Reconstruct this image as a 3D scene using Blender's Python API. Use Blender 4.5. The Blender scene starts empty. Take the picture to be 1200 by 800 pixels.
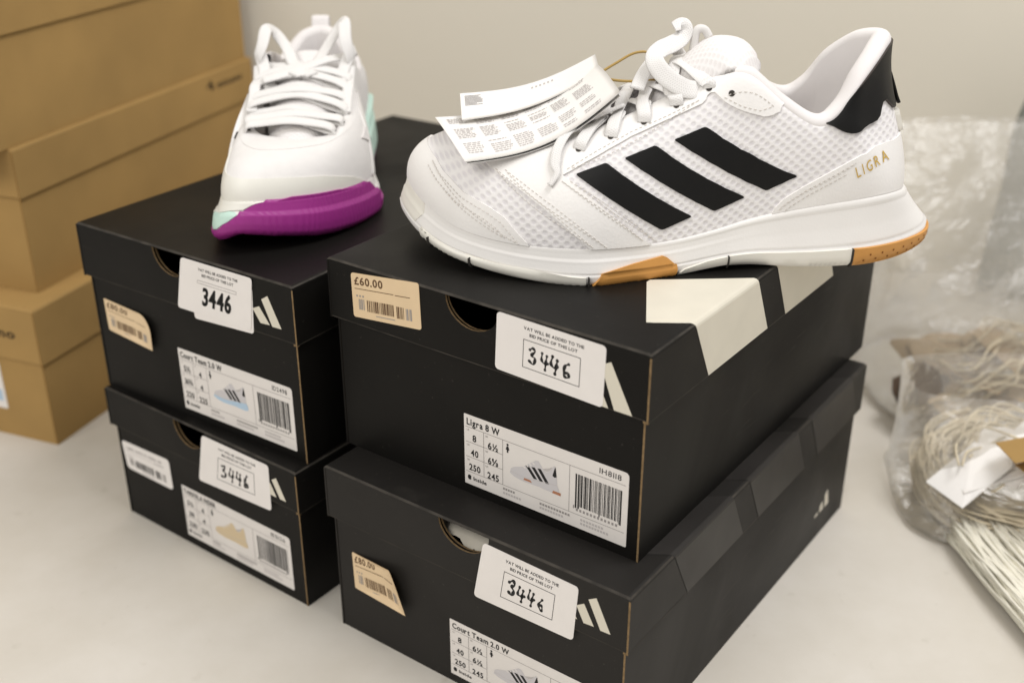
import bpy, bmesh, random
import numpy as np
from math import *
from mathutils import Vector, Matrix, noise
from mathutils.geometry import delaunay_2d_cdt

SC = bpy.context.scene
COL = SC.collection
random.seed(7)

# ------------------------------------------------------------------ camera, light, exposure
CAM_H, PITCH = 0.4603, 0.4513
cd = bpy.data.cameras.new('camera')
cam = bpy.data.objects.new('camera', cd)
COL.objects.link(cam)
cam.location = (0, 0, CAM_H)
cam.rotation_euler = (pi/2-PITCH, 0, 0)
cd.sensor_width = 36; cd.sensor_fit = 'HORIZONTAL'
cd.lens = 1359.9/1200*36
cd.clip_start = 0.02; cd.clip_end = 30
cd.dof.use_dof = True
cd.dof.focus_distance = 0.60
cd.dof.aperture_fstop = 5.6
SC.camera = cam

world = bpy.data.worlds.new('World'); SC.world = world; world.use_nodes = True
bg = world.node_tree.nodes['Background']
bg.inputs[0].default_value = (1.0, 0.975, 0.945, 1); bg.inputs[1].default_value = 0.52

def lamp(name, loc, target, w, h, power, col):
    d = bpy.data.lights.new(name, 'AREA'); d.shape = 'RECTANGLE'; d.size = w; d.size_y = h
    d.energy = power; d.color = col
    o = bpy.data.objects.new(name, d); COL.objects.link(o); o.location = loc
    o.rotation_euler = (Vector(target)-Vector(loc)).to_track_quat('-Z', 'Y').to_euler()
    return o
# two ceiling strip lights of the room
lamp('ceiling_light', (-0.95, -0.75, 1.6), (0.0, 0.65, 0.12), 1.3, 0.7, 18.5, (1.0, 0.965, 0.905))
lamp('ceiling_light', (0.70, 0.40, 1.75), (0.30, 0.70, 0), 1.0, 0.4, 17, (1.0, 0.99, 0.995))

vs = SC.view_settings
vs.view_transform = 'Standard'; vs.look = 'None'; vs.exposure = 0.10; vs.gamma = 1; vs.use_curve_mapping = False

# ------------------------------------------------------------------ materials
def mat(name, col, rough=.6, spec=.35, var=0, vscale=40, bump=0, bscale=200, sheen=0, trans=0, sss=0):
    m = bpy.data.materials.new(name); m.use_nodes = True
    nt = m.node_tree; b = nt.nodes['Principled BSDF']
    b.inputs['Base Color'].default_value = (*col, 1)
    b.inputs['Roughness'].default_value = rough
    b.inputs['Specular IOR Level'].default_value = spec
    if sheen: b.inputs['Sheen Weight'].default_value = sheen
    if trans: b.inputs['Transmission Weight'].default_value = trans
    if sss:
        b.inputs['Subsurface Weight'].default_value = sss; b.inputs['Subsurface Scale'].default_value = .003
    if var or bump:
        tc = nt.nodes.new('ShaderNodeTexCoord')
    if var:
        n = nt.nodes.new('ShaderNodeTexNoise'); n.inputs['Scale'].default_value = vscale; n.inputs['Detail'].default_value = 5
        nt.links.new(tc.outputs['Object'], n.inputs['Vector'])
        r = nt.nodes.new('ShaderNodeMapRange'); r.inputs['From Min'].default_value = .3; r.inputs['From Max'].default_value = .7
        r.inputs['To Min'].default_value = 1-var; r.inputs['To Max'].default_value = 1+var
        nt.links.new(n.outputs['Fac'], r.inputs['Value'])
        x = nt.nodes.new('ShaderNodeVectorMath'); x.operation = 'SCALE'; x.inputs[0].default_value = col
        nt.links.new(r.outputs[0], x.inputs['Scale']); nt.links.new(x.outputs[0], b.inputs['Base Color'])
        r2 = nt.nodes.new('ShaderNodeMapRange'); r2.inputs['To Min'].default_value = max(rough-.1, .05); r2.inputs['To Max'].default_value = min(rough+.1, 1)
        nt.links.new(n.outputs['Fac'], r2.inputs['Value']); nt.links.new(r2.outputs[0], b.inputs['Roughness'])
    if bump:
        n = nt.nodes.new('ShaderNodeTexNoise'); n.inputs['Scale'].default_value = bscale; n.inputs['Detail'].default_value = 4
        nt.links.new(tc.outputs['Object'], n.inputs['Vector'])
        bp = nt.nodes.new('ShaderNodeBump'); bp.inputs['Strength'].default_value = bump; bp.inputs['Distance'].default_value = .001
        nt.links.new(n.outputs['Fac'], bp.inputs['Height']); nt.links.new(bp.outputs[0], b.inputs['Normal'])
    return m

M = {}
M['wall'] = mat('wall_paint', (.70, .655, .56), .85, .2, .02, 3, .15, 90)
M['black'] = mat('black_card', (.0072, .0066, .0058), .46, .13, .22, 25, .05, 500)
M['black_gloss'] = mat('black_card_varnish', (.0235, .0212, .0195), .45, .26, .1, 30)
M['inside'] = mat('card_inside', (.02, .016, .012), .9, .1)
M['raw'] = mat('raw_card_edge', (.20, .135, .07), .9, .1, .25, 600)
M['white_ink'] = mat('cream_white_ink', (.66, .62, .52), .5, .3, .03, 60)
M['kraft'] = mat('kraft_card', (.375, .235, .085), .75, .2, .09, 14, .10, 260)
M['tan_tag'] = mat('pale_kraft_tag', (.42, .32, .20), .8, .2, .06, 40)
M['kraft_in'] = mat('kraft_edge', (.26, .15, .05), .85, .1)
M['kraft_ink'] = mat('dark_print_on_kraft', (.035, .022, .012), .7, .2)
M['sticker'] = mat('white_sticker', (.78, .745, .72), .5, .35, .02, 80)
M['label'] = mat('white_label_paper', (.72, .685, .655), .55, .3, .02, 80)
M['buff'] = mat('buff_sticker', (.72, .55, .35), .5, .3, .03, 60)
M['ink'] = mat('black_ink', (.02, .02, .02), .6, .2)
M['grey_ink'] = mat('grey_ink', (.30, .28, .27), .6, .2)
M['pale_ink'] = mat('pale_grey_ink', (.50, .47, .46), .6, .2)
M['brown_ink'] = mat('brown_ink', (.13, .075, .04), .6, .2)
M['art_white'] = mat('label_shoe_white', (.56, .54, .55), .6, .2)
M['art_blue'] = mat('label_shoe_blue', (.42, .55, .68), .6, .2)
M['art_tan'] = mat('label_shoe_tan', (.62, .50, .33), .6, .2)
M['art_red'] = mat('label_shoe_gum', (.40, .18, .10), .6, .2)
M['paper'] = mat('tag_paper', (.82, .80, .775), .55, .3, .02, 50)
M['tissue'] = mat('tissue_paper', (.62, .58, .50), .8, .2, .05, 60)
M['leather'] = mat('white_synthetic', (.83, .81, .79), .50, .35, .02, 45, .16, 650)
M['foam'] = mat('white_midsole_foam', (.79, .77, .745), .55, .3, .02, 30, .06, 900)
M['cream_rubber'] = mat('cream_rubber', (.77, .745, .675), .5, .35, .015, 60)
M['gum'] = mat('gum_rubber', (.56, .27, .068), .5, .35, .06, 80)
M['gum_dark'] = mat('gum_rubber_pit', (.20, .07, .015), .7, .2)
M['stripe'] = mat('black_stripe', (.0050, .0048, .0046), .50, .22, .08, 60, .12, 2500)
M['stripe_rim'] = mat('black_stripe_edge', (.05, .04, .035), .5, .3)
M['textile'] = mat('white_textile', (.76, .73, .72), .9, .1, .012, 100, .2, 2500, sheen=.2)
M['lace'] = mat('white_lace', (.79, .765, .73), .85, .15, .02, 300, .35, 1800, sheen=.15)
M['stitch'] = mat('stitch_thread', (.64, .605, .565), .8, .1)
M['hole'] = mat('eyelet_hole', (.05, .045, .04), .9, .1)
M['gold'] = mat('gold_print', (.55, .36, .07), .35, .5)
M['cord_gold'] = mat('gold_cord', (.42, .28, .09), .6, .3)
M['purple'] = mat('purple_rubber', (.30, .026, .215), .45, .4, .05, 60)
M['mint'] = mat('mint_rubber', (.52, .70, .62), .5, .35, .03, 60)
M['offwhite'] = mat('offwhite_toe', (.755, .74, .68), .5, .35, .02, 60)
M['string'] = mat('cream_string', (.66, .58, .43), .85, .1, .1, 200)
M['nylon'] = mat('nylon_fastener', (.82, .79, .68), .35, .5, .05, 100)
M['darkfill'] = mat('dark_brown_card', (.075, .05, .033), .8, .2)
M['grey_cloth'] = mat('grey_green_plastic', (.20, .21, .19), .5, .4)

def scuffed_black(name, col, rough, spec):
    """printed black card: uneven sheen, faint rubbed streaks and dust"""
    m = mat(name, col, rough, spec); nt = m.node_tree; b = nt.nodes['Principled BSDF']; L = nt.links.new
    tc = nt.nodes.new('ShaderNodeTexCoord')
    def nz(scale, sv, det=4, dist=0):
        mp = nt.nodes.new('ShaderNodeMapping'); mp.inputs['Scale'].default_value = sv; L(tc.outputs['Object'], mp.inputs[0])
        n = nt.nodes.new('ShaderNodeTexNoise'); n.inputs['Scale'].default_value = scale; n.inputs['Detail'].default_value = det; n.inputs['Distortion'].default_value = dist
        L(mp.outputs[0], n.inputs['Vector']); return n.outputs['Fac']
    def rng(v, a, c, lo, hi):
        r = nt.nodes.new('ShaderNodeMapRange'); r.inputs['From Min'].default_value = a; r.inputs['From Max'].default_value = c
        r.inputs['To Min'].default_value = lo; r.inputs['To Max'].default_value = hi; L(v, r.inputs['Value']); return r.outputs[0]
    def mul(a, c, op='MULTIPLY'):
        q = nt.nodes.new('ShaderNodeMath'); q.operation = op; L(a, q.inputs[0]); L(c, q.inputs[1]); return q.outputs[0]
    big = nz(9, (1, 1, 1), 5, .6)
    streak = rng(nz(30, (1, 1, 9), 3, .3), .62, .80, 0, 1)
    dust = rng(nz(420, (1, 1, 1), 2), .70, .78, 0, 1)
    patch = rng(nz(6, (1.3, 1, 2), 3), .48, .66, 0, 1)
    wear = mul(mul(streak, patch), rng(dust, 0, 1, .0, .8), 'ADD')
    fac = rng(wear, 0, 1, 0, .20)
    mx = nt.nodes.new('ShaderNodeMix'); mx.data_type = 'RGBA'; mx.inputs[6].default_value = (*col, 1); mx.inputs[7].default_value = (.16, .145, .125, 1)
    L(fac, mx.inputs[0]); L(mx.outputs[2], b.inputs['Base Color'])
    L(rng(big, .3, .7, rough-.10, rough+.12), b.inputs['Roughness'])
    bp = nt.nodes.new('ShaderNodeBump'); bp.inputs['Strength'].default_value = .25; bp.inputs['Distance'].default_value = .0012
    L(nz(14, (1, 1, 1), 3), bp.inputs['Height']); L(bp.outputs[0], b.inputs['Normal'])
    return m
M['black'] = scuffed_black('black_card', (.0070, .0064, .0056), .46, .13)
M['black_soft'] = scuffed_black('black_card_matt', (.0160, .0145, .0130), .50, .20)
M['fold'] = mat('worn_black_fold', (.040, .035, .029), .6, .2, .5, 90)

def lace_mat():
    m = mat('white_woven_lace', (.79, .77, .75), .85, .12, sheen=.2); nt = m.node_tree; b = nt.nodes['Principled BSDF']; L = nt.links.new
    uv = nt.nodes.new('ShaderNodeUVMap'); uv.uv_map = 'UVMap'
    hs = []
    for rot in (38, -38):
        mp = nt.nodes.new('ShaderNodeMapping'); mp.inputs['Rotation'].default_value = (0, 0, radians(rot)); L(uv.outputs[0], mp.inputs[0])
        w = nt.nodes.new('ShaderNodeTexWave'); w.inputs['Scale'].default_value = 330; w.inputs['Distortion'].default_value = .8; L(mp.outputs[0], w.inputs['Vector']); hs.append(w)
    mxn = nt.nodes.new('ShaderNodeMath'); mxn.operation = 'MAXIMUM'; L(hs[0].outputs['Fac'], mxn.inputs[0]); L(hs[1].outputs['Fac'], mxn.inputs[1])
    bp = nt.nodes.new('ShaderNodeBump'); bp.inputs['Strength'].default_value = .45; bp.inputs['Distance'].default_value = .0004; L(mxn.outputs[0], bp.inputs['Height']); L(bp.outputs[0], b.inputs['Normal'])
    mx = nt.nodes.new('ShaderNodeMix'); mx.data_type = 'RGBA'; mx.inputs[6].default_value = (.71, .69, .67, 1); mx.inputs[7].default_value = (.80, .785, .77, 1)
    L(mxn.outputs[0], mx.inputs[0]); L(mx.outputs[2], b.inputs['Base Color'])
    return m
M['lace'] = lace_mat()

def table_mat():
    m = bpy.data.materials.new('painted_table'); m.use_nodes = True
    nt = m.node_tree; b = nt.nodes['Principled BSDF']
    tc = nt.nodes.new('ShaderNodeTexCoord')
    n1 = nt.nodes.new('ShaderNodeTexNoise'); n1.inputs['Scale'].default_value = 7; n1.inputs['Detail'].default_value = 8; n1.inputs['Roughness'].default_value = .65
    n2 = nt.nodes.new('ShaderNodeTexNoise'); n2.inputs['Scale'].default_value = 60; n2.inputs['Detail'].default_value = 3
    for n in (n1, n2): nt.links.new(tc.outputs['Object'], n.inputs['Vector'])
    cr = nt.nodes.new('ShaderNodeValToRGB')
    cr.color_ramp.elements[0].position = .3; cr.color_ramp.elements[0].color = (.575, .535, .465, 1)
    cr.color_ramp.elements[1].position = .75; cr.color_ramp.elements[1].color = (.68, .645, .59, 1)
    nt.links.new(n1.outputs['Fac'], cr.inputs['Fac'])
    # scattered scuffs
    mr = nt.nodes.new('ShaderNodeMapRange'); mr.inputs['From Min'].default_value = .66; mr.inputs['From Max'].default_value = .76
    nt.links.new(n2.outputs['Fac'], mr.inputs['Value'])
    mx = nt.nodes.new('ShaderNodeMix'); mx.data_type = 'RGBA'; mx.inputs[7].default_value = (.44, .40, .33, 1)
    sc = nt.nodes.new('ShaderNodeMath'); sc.operation = 'MULTIPLY'; sc.inputs[1].default_value = .35
    nt.links.new(mr.outputs[0], sc.inputs[0]); nt.links.new(sc.outputs[0], mx.inputs[0])
    nt.links.new(cr.outputs[0], mx.inputs[6]); nt.links.new(mx.outputs[2], b.inputs['Base Color'])
    b.inputs['Roughness'].default_value = .5; b.inputs['Specular IOR Level'].default_value = .35
    bp = nt.nodes.new('ShaderNodeBump'); bp.inputs['Strength'].default_value = .12; bp.inputs['Distance'].default_value = .002
    nt.links.new(n1.outputs['Fac'], bp.inputs['Height']); nt.links.new(bp.outputs[0], b.inputs['Normal'])
    return m
M['table'] = table_mat()

def mesh_fabric(name, base, dot, sx, sy, lo=.20, hi=.36, depth=.5):
    """air mesh: staggered round holes laid out in UV metres"""
    m = bpy.data.materials.new(name); m.use_nodes = True
    nt = m.node_tree; b = nt.nodes['Principled BSDF']; L = nt.links.new
    uv = nt.nodes.new('ShaderNodeUVMap'); uv.uv_map = 'UVMap'
    mp = nt.nodes.new('ShaderNodeVectorMath'); mp.operation = 'MULTIPLY'; mp.inputs[1].default_value = (1/sx, 1/sy, 0)
    L(uv.outputs[0], mp.inputs[0])
    ds = []
    for off in (0, .5):
        a = nt.nodes.new('ShaderNodeVectorMath'); a.operation = 'ADD'; a.inputs[1].default_value = (off, off, 0)
        f = nt.nodes.new('ShaderNodeVectorMath'); f.operation = 'FRACTION'
        s = nt.nodes.new('ShaderNodeVectorMath'); s.operation = 'SUBTRACT'; s.inputs[1].default_value = (.5, .5, 0)
        k = nt.nodes.new('ShaderNodeVectorMath'); k.operation = 'MULTIPLY'; k.inputs[1].default_value = (1, sy/sx, 0)
        l = nt.nodes.new('ShaderNodeVectorMath'); l.operation = 'LENGTH'
        L(mp.outputs[0], a.inputs[0]); L(a.outputs[0], f.inputs[0]); L(f.outputs[0], s.inputs[0]); L(s.outputs[0], k.inputs[0]); L(k.outputs[0], l.inputs[0])
        ds.append(l)
    mn = nt.nodes.new('ShaderNodeMath'); mn.operation = 'MINIMUM'
    L(ds[0].outputs['Value'], mn.inputs[0]); L(ds[1].outputs['Value'], mn.inputs[1])
    r = nt.nodes.new('ShaderNodeMapRange'); r.interpolation_type = 'SMOOTHSTEP'
    r.inputs['From Min'].default_value = lo; r.inputs['From Max'].default_value = hi
    L(mn.outputs[0], r.inputs['Value'])
    mx = nt.nodes.new('ShaderNodeMix'); mx.data_type = 'RGBA'
    mx.inputs[6].default_value = (*dot, 1); mx.inputs[7].default_value = (*base, 1)
    L(r.outputs[0], mx.inputs[0]); L(mx.outputs[2], b.inputs['Base Color'])
    tc = nt.nodes.new('ShaderNodeTexCoord'); n = nt.nodes.new('ShaderNodeTexNoise'); n.inputs['Scale'].default_value = 1600
    L(tc.outputs['Object'], n.inputs['Vector'])
    ad = nt.nodes.new('ShaderNodeMath'); ad.operation = 'MULTIPLY_ADD'; ad.inputs[1].default_value = .5
    L(n.outputs['Fac'], ad.inputs[0]); L(r.outputs[0], ad.inputs[2])
    bp = nt.nodes.new('ShaderNodeBump'); bp.inputs['Strength'].default_value = depth; bp.inputs['Distance'].default_value = .0006
    L(ad.outputs[0], bp.inputs['Height']); L(bp.outputs[0], b.inputs['Normal'])
    b.inputs['Roughness'].default_value = .9; b.inputs['Specular IOR Level'].default_value = .1; b.inputs['Sheen Weight'].default_value = .15
    return m
M['mesh'] = mesh_fabric('white_air_mesh', (.80, .78, .775), (.70, .675, .69), .0054, .0050, .08, .34, .5)
M['mesh_fine'] = mesh_fabric('white_fine_mesh', (.79, .77, .76), (.73, .70, .69), .0040, .0036, .10, .4, .3)
M['knit'] = mat('white_knit', (.745, .725, .71), .9, .1, .02, 140, .25, 1300, sheen=.15)

def plastic_film():
    m = bpy.data.materials.new('clear_plastic_film'); m.use_nodes = True
    nt = m.node_tree; L = nt.links.new
    for n in list(nt.nodes): nt.nodes.remove(n)
    out = nt.nodes.new('ShaderNodeOutputMaterial')
    tr = nt.nodes.new('ShaderNodeBsdfTransparent'); tr.inputs[0].default_value = (.985, .98, .97, 1)
    gl = nt.nodes.new('ShaderNodeBsdfGlossy'); gl.inputs['Roughness'].default_value = .24; gl.inputs[0].default_value = (1, 1, 1, 1)
    df = nt.nodes.new('ShaderNodeBsdfDiffuse'); df.inputs[0].default_value = (.80, .77, .71, 1)
    fr = nt.nodes.new('ShaderNodeFresnel'); fr.inputs[0].default_value = 1.5
    m1 = nt.nodes.new('ShaderNodeMixShader'); m1.inputs[0].default_value = .24
    m2 = nt.nodes.new('ShaderNodeMixShader')
    tc = nt.nodes.new('ShaderNodeTexCoord'); no = nt.nodes.new('ShaderNodeTexNoise'); no.inputs['Scale'].default_value = 16; no.inputs['Detail'].default_value = 4; no.inputs['Distortion'].default_value = 1.2
    L(tc.outputs['Object'], no.inputs['Vector'])
    bp = nt.nodes.new('ShaderNodeBump'); bp.inputs['Strength'].default_value = .7; bp.inputs['Distance'].default_value = .006
    n2 = nt.nodes.new('ShaderNodeTexNoise'); n2.inputs['Scale'].default_value = 75; n2.inputs['Detail'].default_value = 3; n2.inputs['Distortion'].default_value = 2; L(tc.outputs['Object'], n2.inputs['Vector'])
    ad = nt.nodes.new('ShaderNodeMath'); ad.operation = 'MULTIPLY_ADD'; ad.inputs[1].default_value = .30; L(n2.outputs['Fac'], ad.inputs[0]); L(no.outputs['Fac'], ad.inputs[2])
    L(ad.outputs[0], bp.inputs['Height']); L(bp.outputs[0], gl.inputs['Normal']); L(bp.outputs[0], fr.inputs['Normal'])
    tl = nt.nodes.new('ShaderNodeBsdfTranslucent'); tl.inputs[0].default_value = (.86, .84, .79, 1)
    m0 = nt.nodes.new('ShaderNodeMixShader'); m0.inputs[0].default_value = .5; L(df.outputs[0], m0.inputs[1]); L(tl.outputs[0], m0.inputs[2])
    L(tr.outputs[0], m1.inputs[1]); L(m0.outputs[0], m1.inputs[2])
    mu = nt.nodes.new('ShaderNodeMath'); mu.operation = 'MULTIPLY'; mu.inputs[1].default_value = .75
    L(fr.outputs[0], mu.inputs[0])
    L(mu.outputs[0], m2.inputs[0]); L(m1.outputs[0], m2.inputs[1]); L(gl.outputs[0], m2.inputs[2]); L(m2.outputs[0], out.inputs['Surface'])
    return m
M['film'] = plastic_film()

# ------------------------------------------------------------------ helpers
def mk(name, verts, faces, mats, parent=None, mi=None, smooth=False, uv=None):
    me = bpy.data.meshes.new(name)
    me.from_pydata([tuple(map(float, v)) for v in verts], [], [tuple(map(int, f)) for f in faces])
    if not isinstance(mats, (list, tuple)): mats = [mats]
    for m in mats: me.materials.append(M[m] if isinstance(m, str) else m)
    if mi is not None: me.polygons.foreach_set('material_index', np.asarray(mi, dtype=np.int32))
    if smooth: me.polygons.foreach_set('use_smooth', np.ones(len(me.polygons), dtype=bool))
    if uv is not None:
        lay = me.uv_layers.new(name='UVMap')
        vi = np.zeros(len(me.loops), dtype=np.int32); me.loops.foreach_get('vertex_index', vi)
        lay.data.foreach_set('uv', np.asarray(uv, float)[vi].ravel())
    me.update()
    o = bpy.data.objects.new(name, me); COL.objects.link(o)
    if parent is not None: o.parent = parent
    return o

def thing(name, label, cat, loc=(0, 0, 0), rz=0, group=None):
    o = bpy.data.objects.new(name, None); COL.objects.link(o)
    o.empty_display_size = .02
    o.location = loc; o.rotation_euler = (0, 0, rz)
    return tag(o, label, cat, group)

def tag(o, label, cat, group=None):
    o['label'] = label; o['category'] = cat
    if group: o['group'] = group
    return o

class Geo:
    """collects faces with material slots into one mesh"""
    def __init__(s): s.v, s.f, s.m, s.mats = [], [], [], []
    def slot(s, m):
        if m not in s.mats: s.mats.append(m)
        return s.mats.index(m)
    def add(s, verts, faces, m):
        k = len(s.v); s.v += [tuple(v) for v in verts]
        if isinstance(m, str): m = [m]*len(faces)
        for f, mm in zip(faces, m):
            s.f.append([k+i for i in f]); s.m.append(s.slot(mm))
    def box(s, a, b, m):
        (x0, y0, z0), (x1, y1, z1) = a, b
        s.add([(x0,y0,z0),(x1,y0,z0),(x1,y1,z0),(x0,y1,z0),(x0,y0,z1),(x1,y0,z1),(x1,y1,z1),(x0,y1,z1)],
              [(0,3,2,1),(4,5,6,7),(0,1,5,4),(1,2,6,5),(2,3,7,6),(3,0,4,7)], m)
    def extrude(s, pts, fr, t0, t1, mface, medge, mback=None):
        """flat outline pts in a frame fr(a,b,c) -> xyz, between depth t0 (back) and t1 (front)"""
        n = len(pts)
        v = [fr(a, b, t1) for a, b in pts]+[fr(a, b, t0) for a, b in pts]
        f = [list(range(n)), list(range(2*n-1, n-1, -1))]+[(i, n+i, n+(i+1) % n, (i+1) % n) for i in range(n)]
        s.add(v, f, [mface, mback or medge]+[medge]*n)
    def build(s, name, parent=None, smooth=False):
        return mk(name, s.v, s.f, s.mats, parent, s.m, smooth)

def rrect(x0, y0, x1, y1, r=.002, n=5, rs=None):
    """rounded rectangle outline, anticlockwise"""
    rs = rs or (r, r, r, r)
    out = []
    for (cx, cy, a0), r in zip(((x0, y0, pi), (x1, y0, 1.5*pi), (x1, y1, 0), (x0, y1, .5*pi)), rs):
        ox = cx+(r if cx == x0 else -r); oy = cy+(r if cy == y0 else -r)
        for i in range(n):
            a = a0+pi/2*i/(n-1); out.append((ox+r*cos(a), oy+r*sin(a)))
    return out

def grid_faces(nu, nv, wrap=False):
    f = []
    for i in range(nu if wrap else nu-1):
        for j in range(nv-1):
            a, b = i*nv+j, ((i+1) % nu)*nv+j
            f.append((a, b, b+1, a+1))
    return f

def crom(C, u):
    C = np.asarray(C, float); K = len(C); u = np.asarray(u, float)
    i = np.floor(u).astype(int); f = (u-i)[..., None]
    p0, p1, p2, p3 = C[(i-1) % K], C[i % K], C[(i+1) % K], C[(i+2) % K]
    return .5*((2*p1)+(-p0+p2)*f+(2*p0-5*p1+4*p2-p3)*f*f+(-p0+3*p1-3*p2+p3)*f**3)

def curve(pts, n):
    """open smooth curve through pts"""
    P = np.asarray(pts, float); P = np.vstack([2*P[0]-P[1], P, 2*P[-1]-P[-2]])
    u = np.linspace(1, len(P)-2-1e-6, n)
    return crom(P, u)

def tube(pts, r, n=8, close=False):
    """round tube; r a number or list; returns verts, faces"""
    P = np.asarray(pts, float); k = len(P)
    R = np.broadcast_to(np.asarray(r, float), (k,))
    T = np.gradient(P, axis=0)
    if close: T = np.roll(P, -1, 0)-np.roll(P, 1, 0)
    T /= np.linalg.norm(T, axis=1, keepdims=True)+1e-12
    up = np.array([.31, .2, .93]); V = []; nrm = np.cross(T[0], up); nrm /= np.linalg.norm(nrm)
    for i in range(k):
        nrm = nrm-T[i]*(nrm@T[i]); nrm /= np.linalg.norm(nrm)+1e-12
        b = np.cross(T[i], nrm)
        for j in range(n):
            a = 2*pi*j/n; V.append(P[i]+R[i]*(cos(a)*nrm+sin(a)*b))
    F = []
    for i in range(k if close else k-1):
        for j in range(n):
            a, b2 = i*n+j, i*n+(j+1) % n; c, d = ((i+1) % k)*n+j, ((i+1) % k)*n+(j+1) % n
            F.append((a, b2, d, c))
    if not close: F += [tuple(range(n-1, -1, -1)), tuple(range((k-1)*n, k*n))]
    return V, F

def ribbon(pts, nrm, w, th, n=10, ws=None):
    """flat lace: oval section swept along pts with face normals nrm"""
    P = np.asarray(pts, float); N = np.asarray(nrm, float); k = len(P)
    T = np.gradient(P, axis=0); T /= np.linalg.norm(T, axis=1, keepdims=True)+1e-12
    V = []
    for i in range(k):
        s = np.cross(T[i], N[i]); s /= np.linalg.norm(s)+1e-12; nn = np.cross(s, T[i])
        ww = w*(ws[i] if ws is not None else 1)
        for j in range(n):
            a = 2*pi*j/n; c, q = cos(a), sin(a)
            V.append(P[i]+s*ww/2*copysign(abs(c)**.6, c)+nn*th/2*copysign(abs(q)**.8, q))
    F = [(i*n+j, i*n+(j+1) % n, (i+1)*n+(j+1) % n, (i+1)*n+j) for i in range(k-1) for j in range(n)]
    F += [tuple(range(n-1, -1, -1)), tuple(range((k-1)*n, k*n))]
    return V, F

# ------------------------------------------------------------------ lettering (glyphs of the built-in font, filled once)
GLYPH = {}
def load_glyphs(chars):
    obs = []
    for bold in (0, 1):
        for ch in chars:
            c = bpy.data.curves.new('g', 'FONT'); c.body = ch; c.size = 1; c.resolution_u = 3
            c.offset = .026 if bold else .004
            o = bpy.data.objects.new('g', c); COL.objects.link(o); obs.append((ch, bold, o, c))
    dg = bpy.context.evaluated_depsgraph_get()
    for ch, bold, o, c in obs:
        e = o.evaluated_get(dg); me = e.to_mesh()
        v = [(q.co.x, q.co.y) for q in me.vertices]; f = [tuple(q.vertices) for q in me.polygons]
        e.to_mesh_clear()
        if v:
            x0 = min(q[0] for q in v); x1 = max(q[0] for q in v)
            GLYPH[ch, bold] = ([(a-x0, b) for a, b in v], f, x1-x0)
    for ch, bold, o, c in obs:
        bpy.data.objects.remove(o); bpy.data.curves.remove(c)
load_glyphs('ABCDEFGHIJKLMNOPQRSTUVWXYZabcdefghijklmnopqrstuvwxyz0123456789£./½⅓⅔')

def text2d(s, x, y, size, bold=0, width=None, align='l', gap=.085):
    """flat glyph polygons of a string: list of (verts, faces) in the plane"""
    out = []; cx = 0
    for ch in s:
        if ch == ' ': cx += .27; continue
        g = GLYPH.get((ch, bold))
        if g is None: continue
        out.append(([(a+cx, b) for a, b in g[0]], g[1])); cx += g[2]+gap
    tot = max(cx-gap, .01); k = size/.73   # size = cap height
    kx = width/tot if width else k
    sh = {'l': 0, 'c': -tot*kx/2, 'r': -tot*kx}[align]
    return [([(x+sh+a*kx, y+b*k) for a, b in v], f) for v, f in out]

class Print(Geo):
    """flat ink on a surface; fr(a,b,c) -> xyz"""
    def __init__(s, fr, c): Geo.__init__(s); s.fr, s.c = fr, c
    def put(s, pts, faces, m, dc=0): s.add([s.fr(a, b, s.c+dc) for a, b in pts], faces, m)
    def rect(s, x0, y0, x1, y1, m, dc=0): s.put([(x0,y0),(x1,y0),(x1,y1),(x0,y1)], [(0,1,2,3)], m, dc)
    def frame(s, x0, y0, x1, y1, w, m):
        s.rect(x0, y0, x1, y0+w, m); s.rect(x0, y1-w, x1, y1, m); s.rect(x0, y0+w, x0+w, y1-w, m); s.rect(x1-w, y0+w, x1, y1-w, m)
    def text(s, t, x, y, size, m, **k):
        for v, f in text2d(t, x, y, size, **k): s.put(v, f, m)
    def poly(s, pts, m, dc=0): s.put(pts, [tuple(range(len(pts)))], m, dc)
    def stroke(s, pts, w, m):
        """pen stroke of rounded width along a polyline"""
        P = curve([(a, b, 0) for a, b in pts], len(pts)*5)[:, :2]
        T = np.gradient(P, axis=0); T /= np.linalg.norm(T, axis=1, keepdims=True)+1e-12
        n = np.stack([-T[:, 1], T[:, 0]], 1)
        k = len(P); ww = np.array([w/2*(.8+.35*sin(3+i*.7)) for i in range(k)])[:, None]
        v = list(P+n*ww)+list(P-n*ww)
        s.put(v, [(i, i+1, k+i+1, k+i) for i in range(k-1)], m)
        for e in (0, k-1):
            c = [(P[e][0]+w/2*cos(a), P[e][1]+w/2*sin(a)) for a in np.linspace(0, 2*pi, 9)[:-1]]
            s.put(c, [tuple(range(8))], m, 2e-5)
    def bars(s, x0, x1, y0, y1, m, seed, n=30, tail=0):
        rnd = random.Random(seed); x = 0; seq = []
        while len(seq) < n:
            a = rnd.choice((1, 1, 2, 3)); g = rnd.choice((1, 1, 2)); seq.append((x, x+a)); x += a+g
        k = (x1-x0)/seq[-1][1]
        for i, (a, b) in enumerate(seq):
            lo = y0-(tail if i in (0, 1, n//2, n-2, n-1) else 0)
            s.rect(x0+a*k, lo, x0+b*k, y1, m)

# ------------------------------------------------------------------ setting
g = Geo(); g.box((-1.6, -.15, -.03), (1.6, 1.13, 0), 'table')
t = g.build('table_top'); t['kind'] = 'structure'
g = Geo(); g.box((-1.6, 1.115, .0004), (1.6, 1.2, 1.6), 'wall')
t = g.build('wall'); t['kind'] = 'structure'

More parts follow.
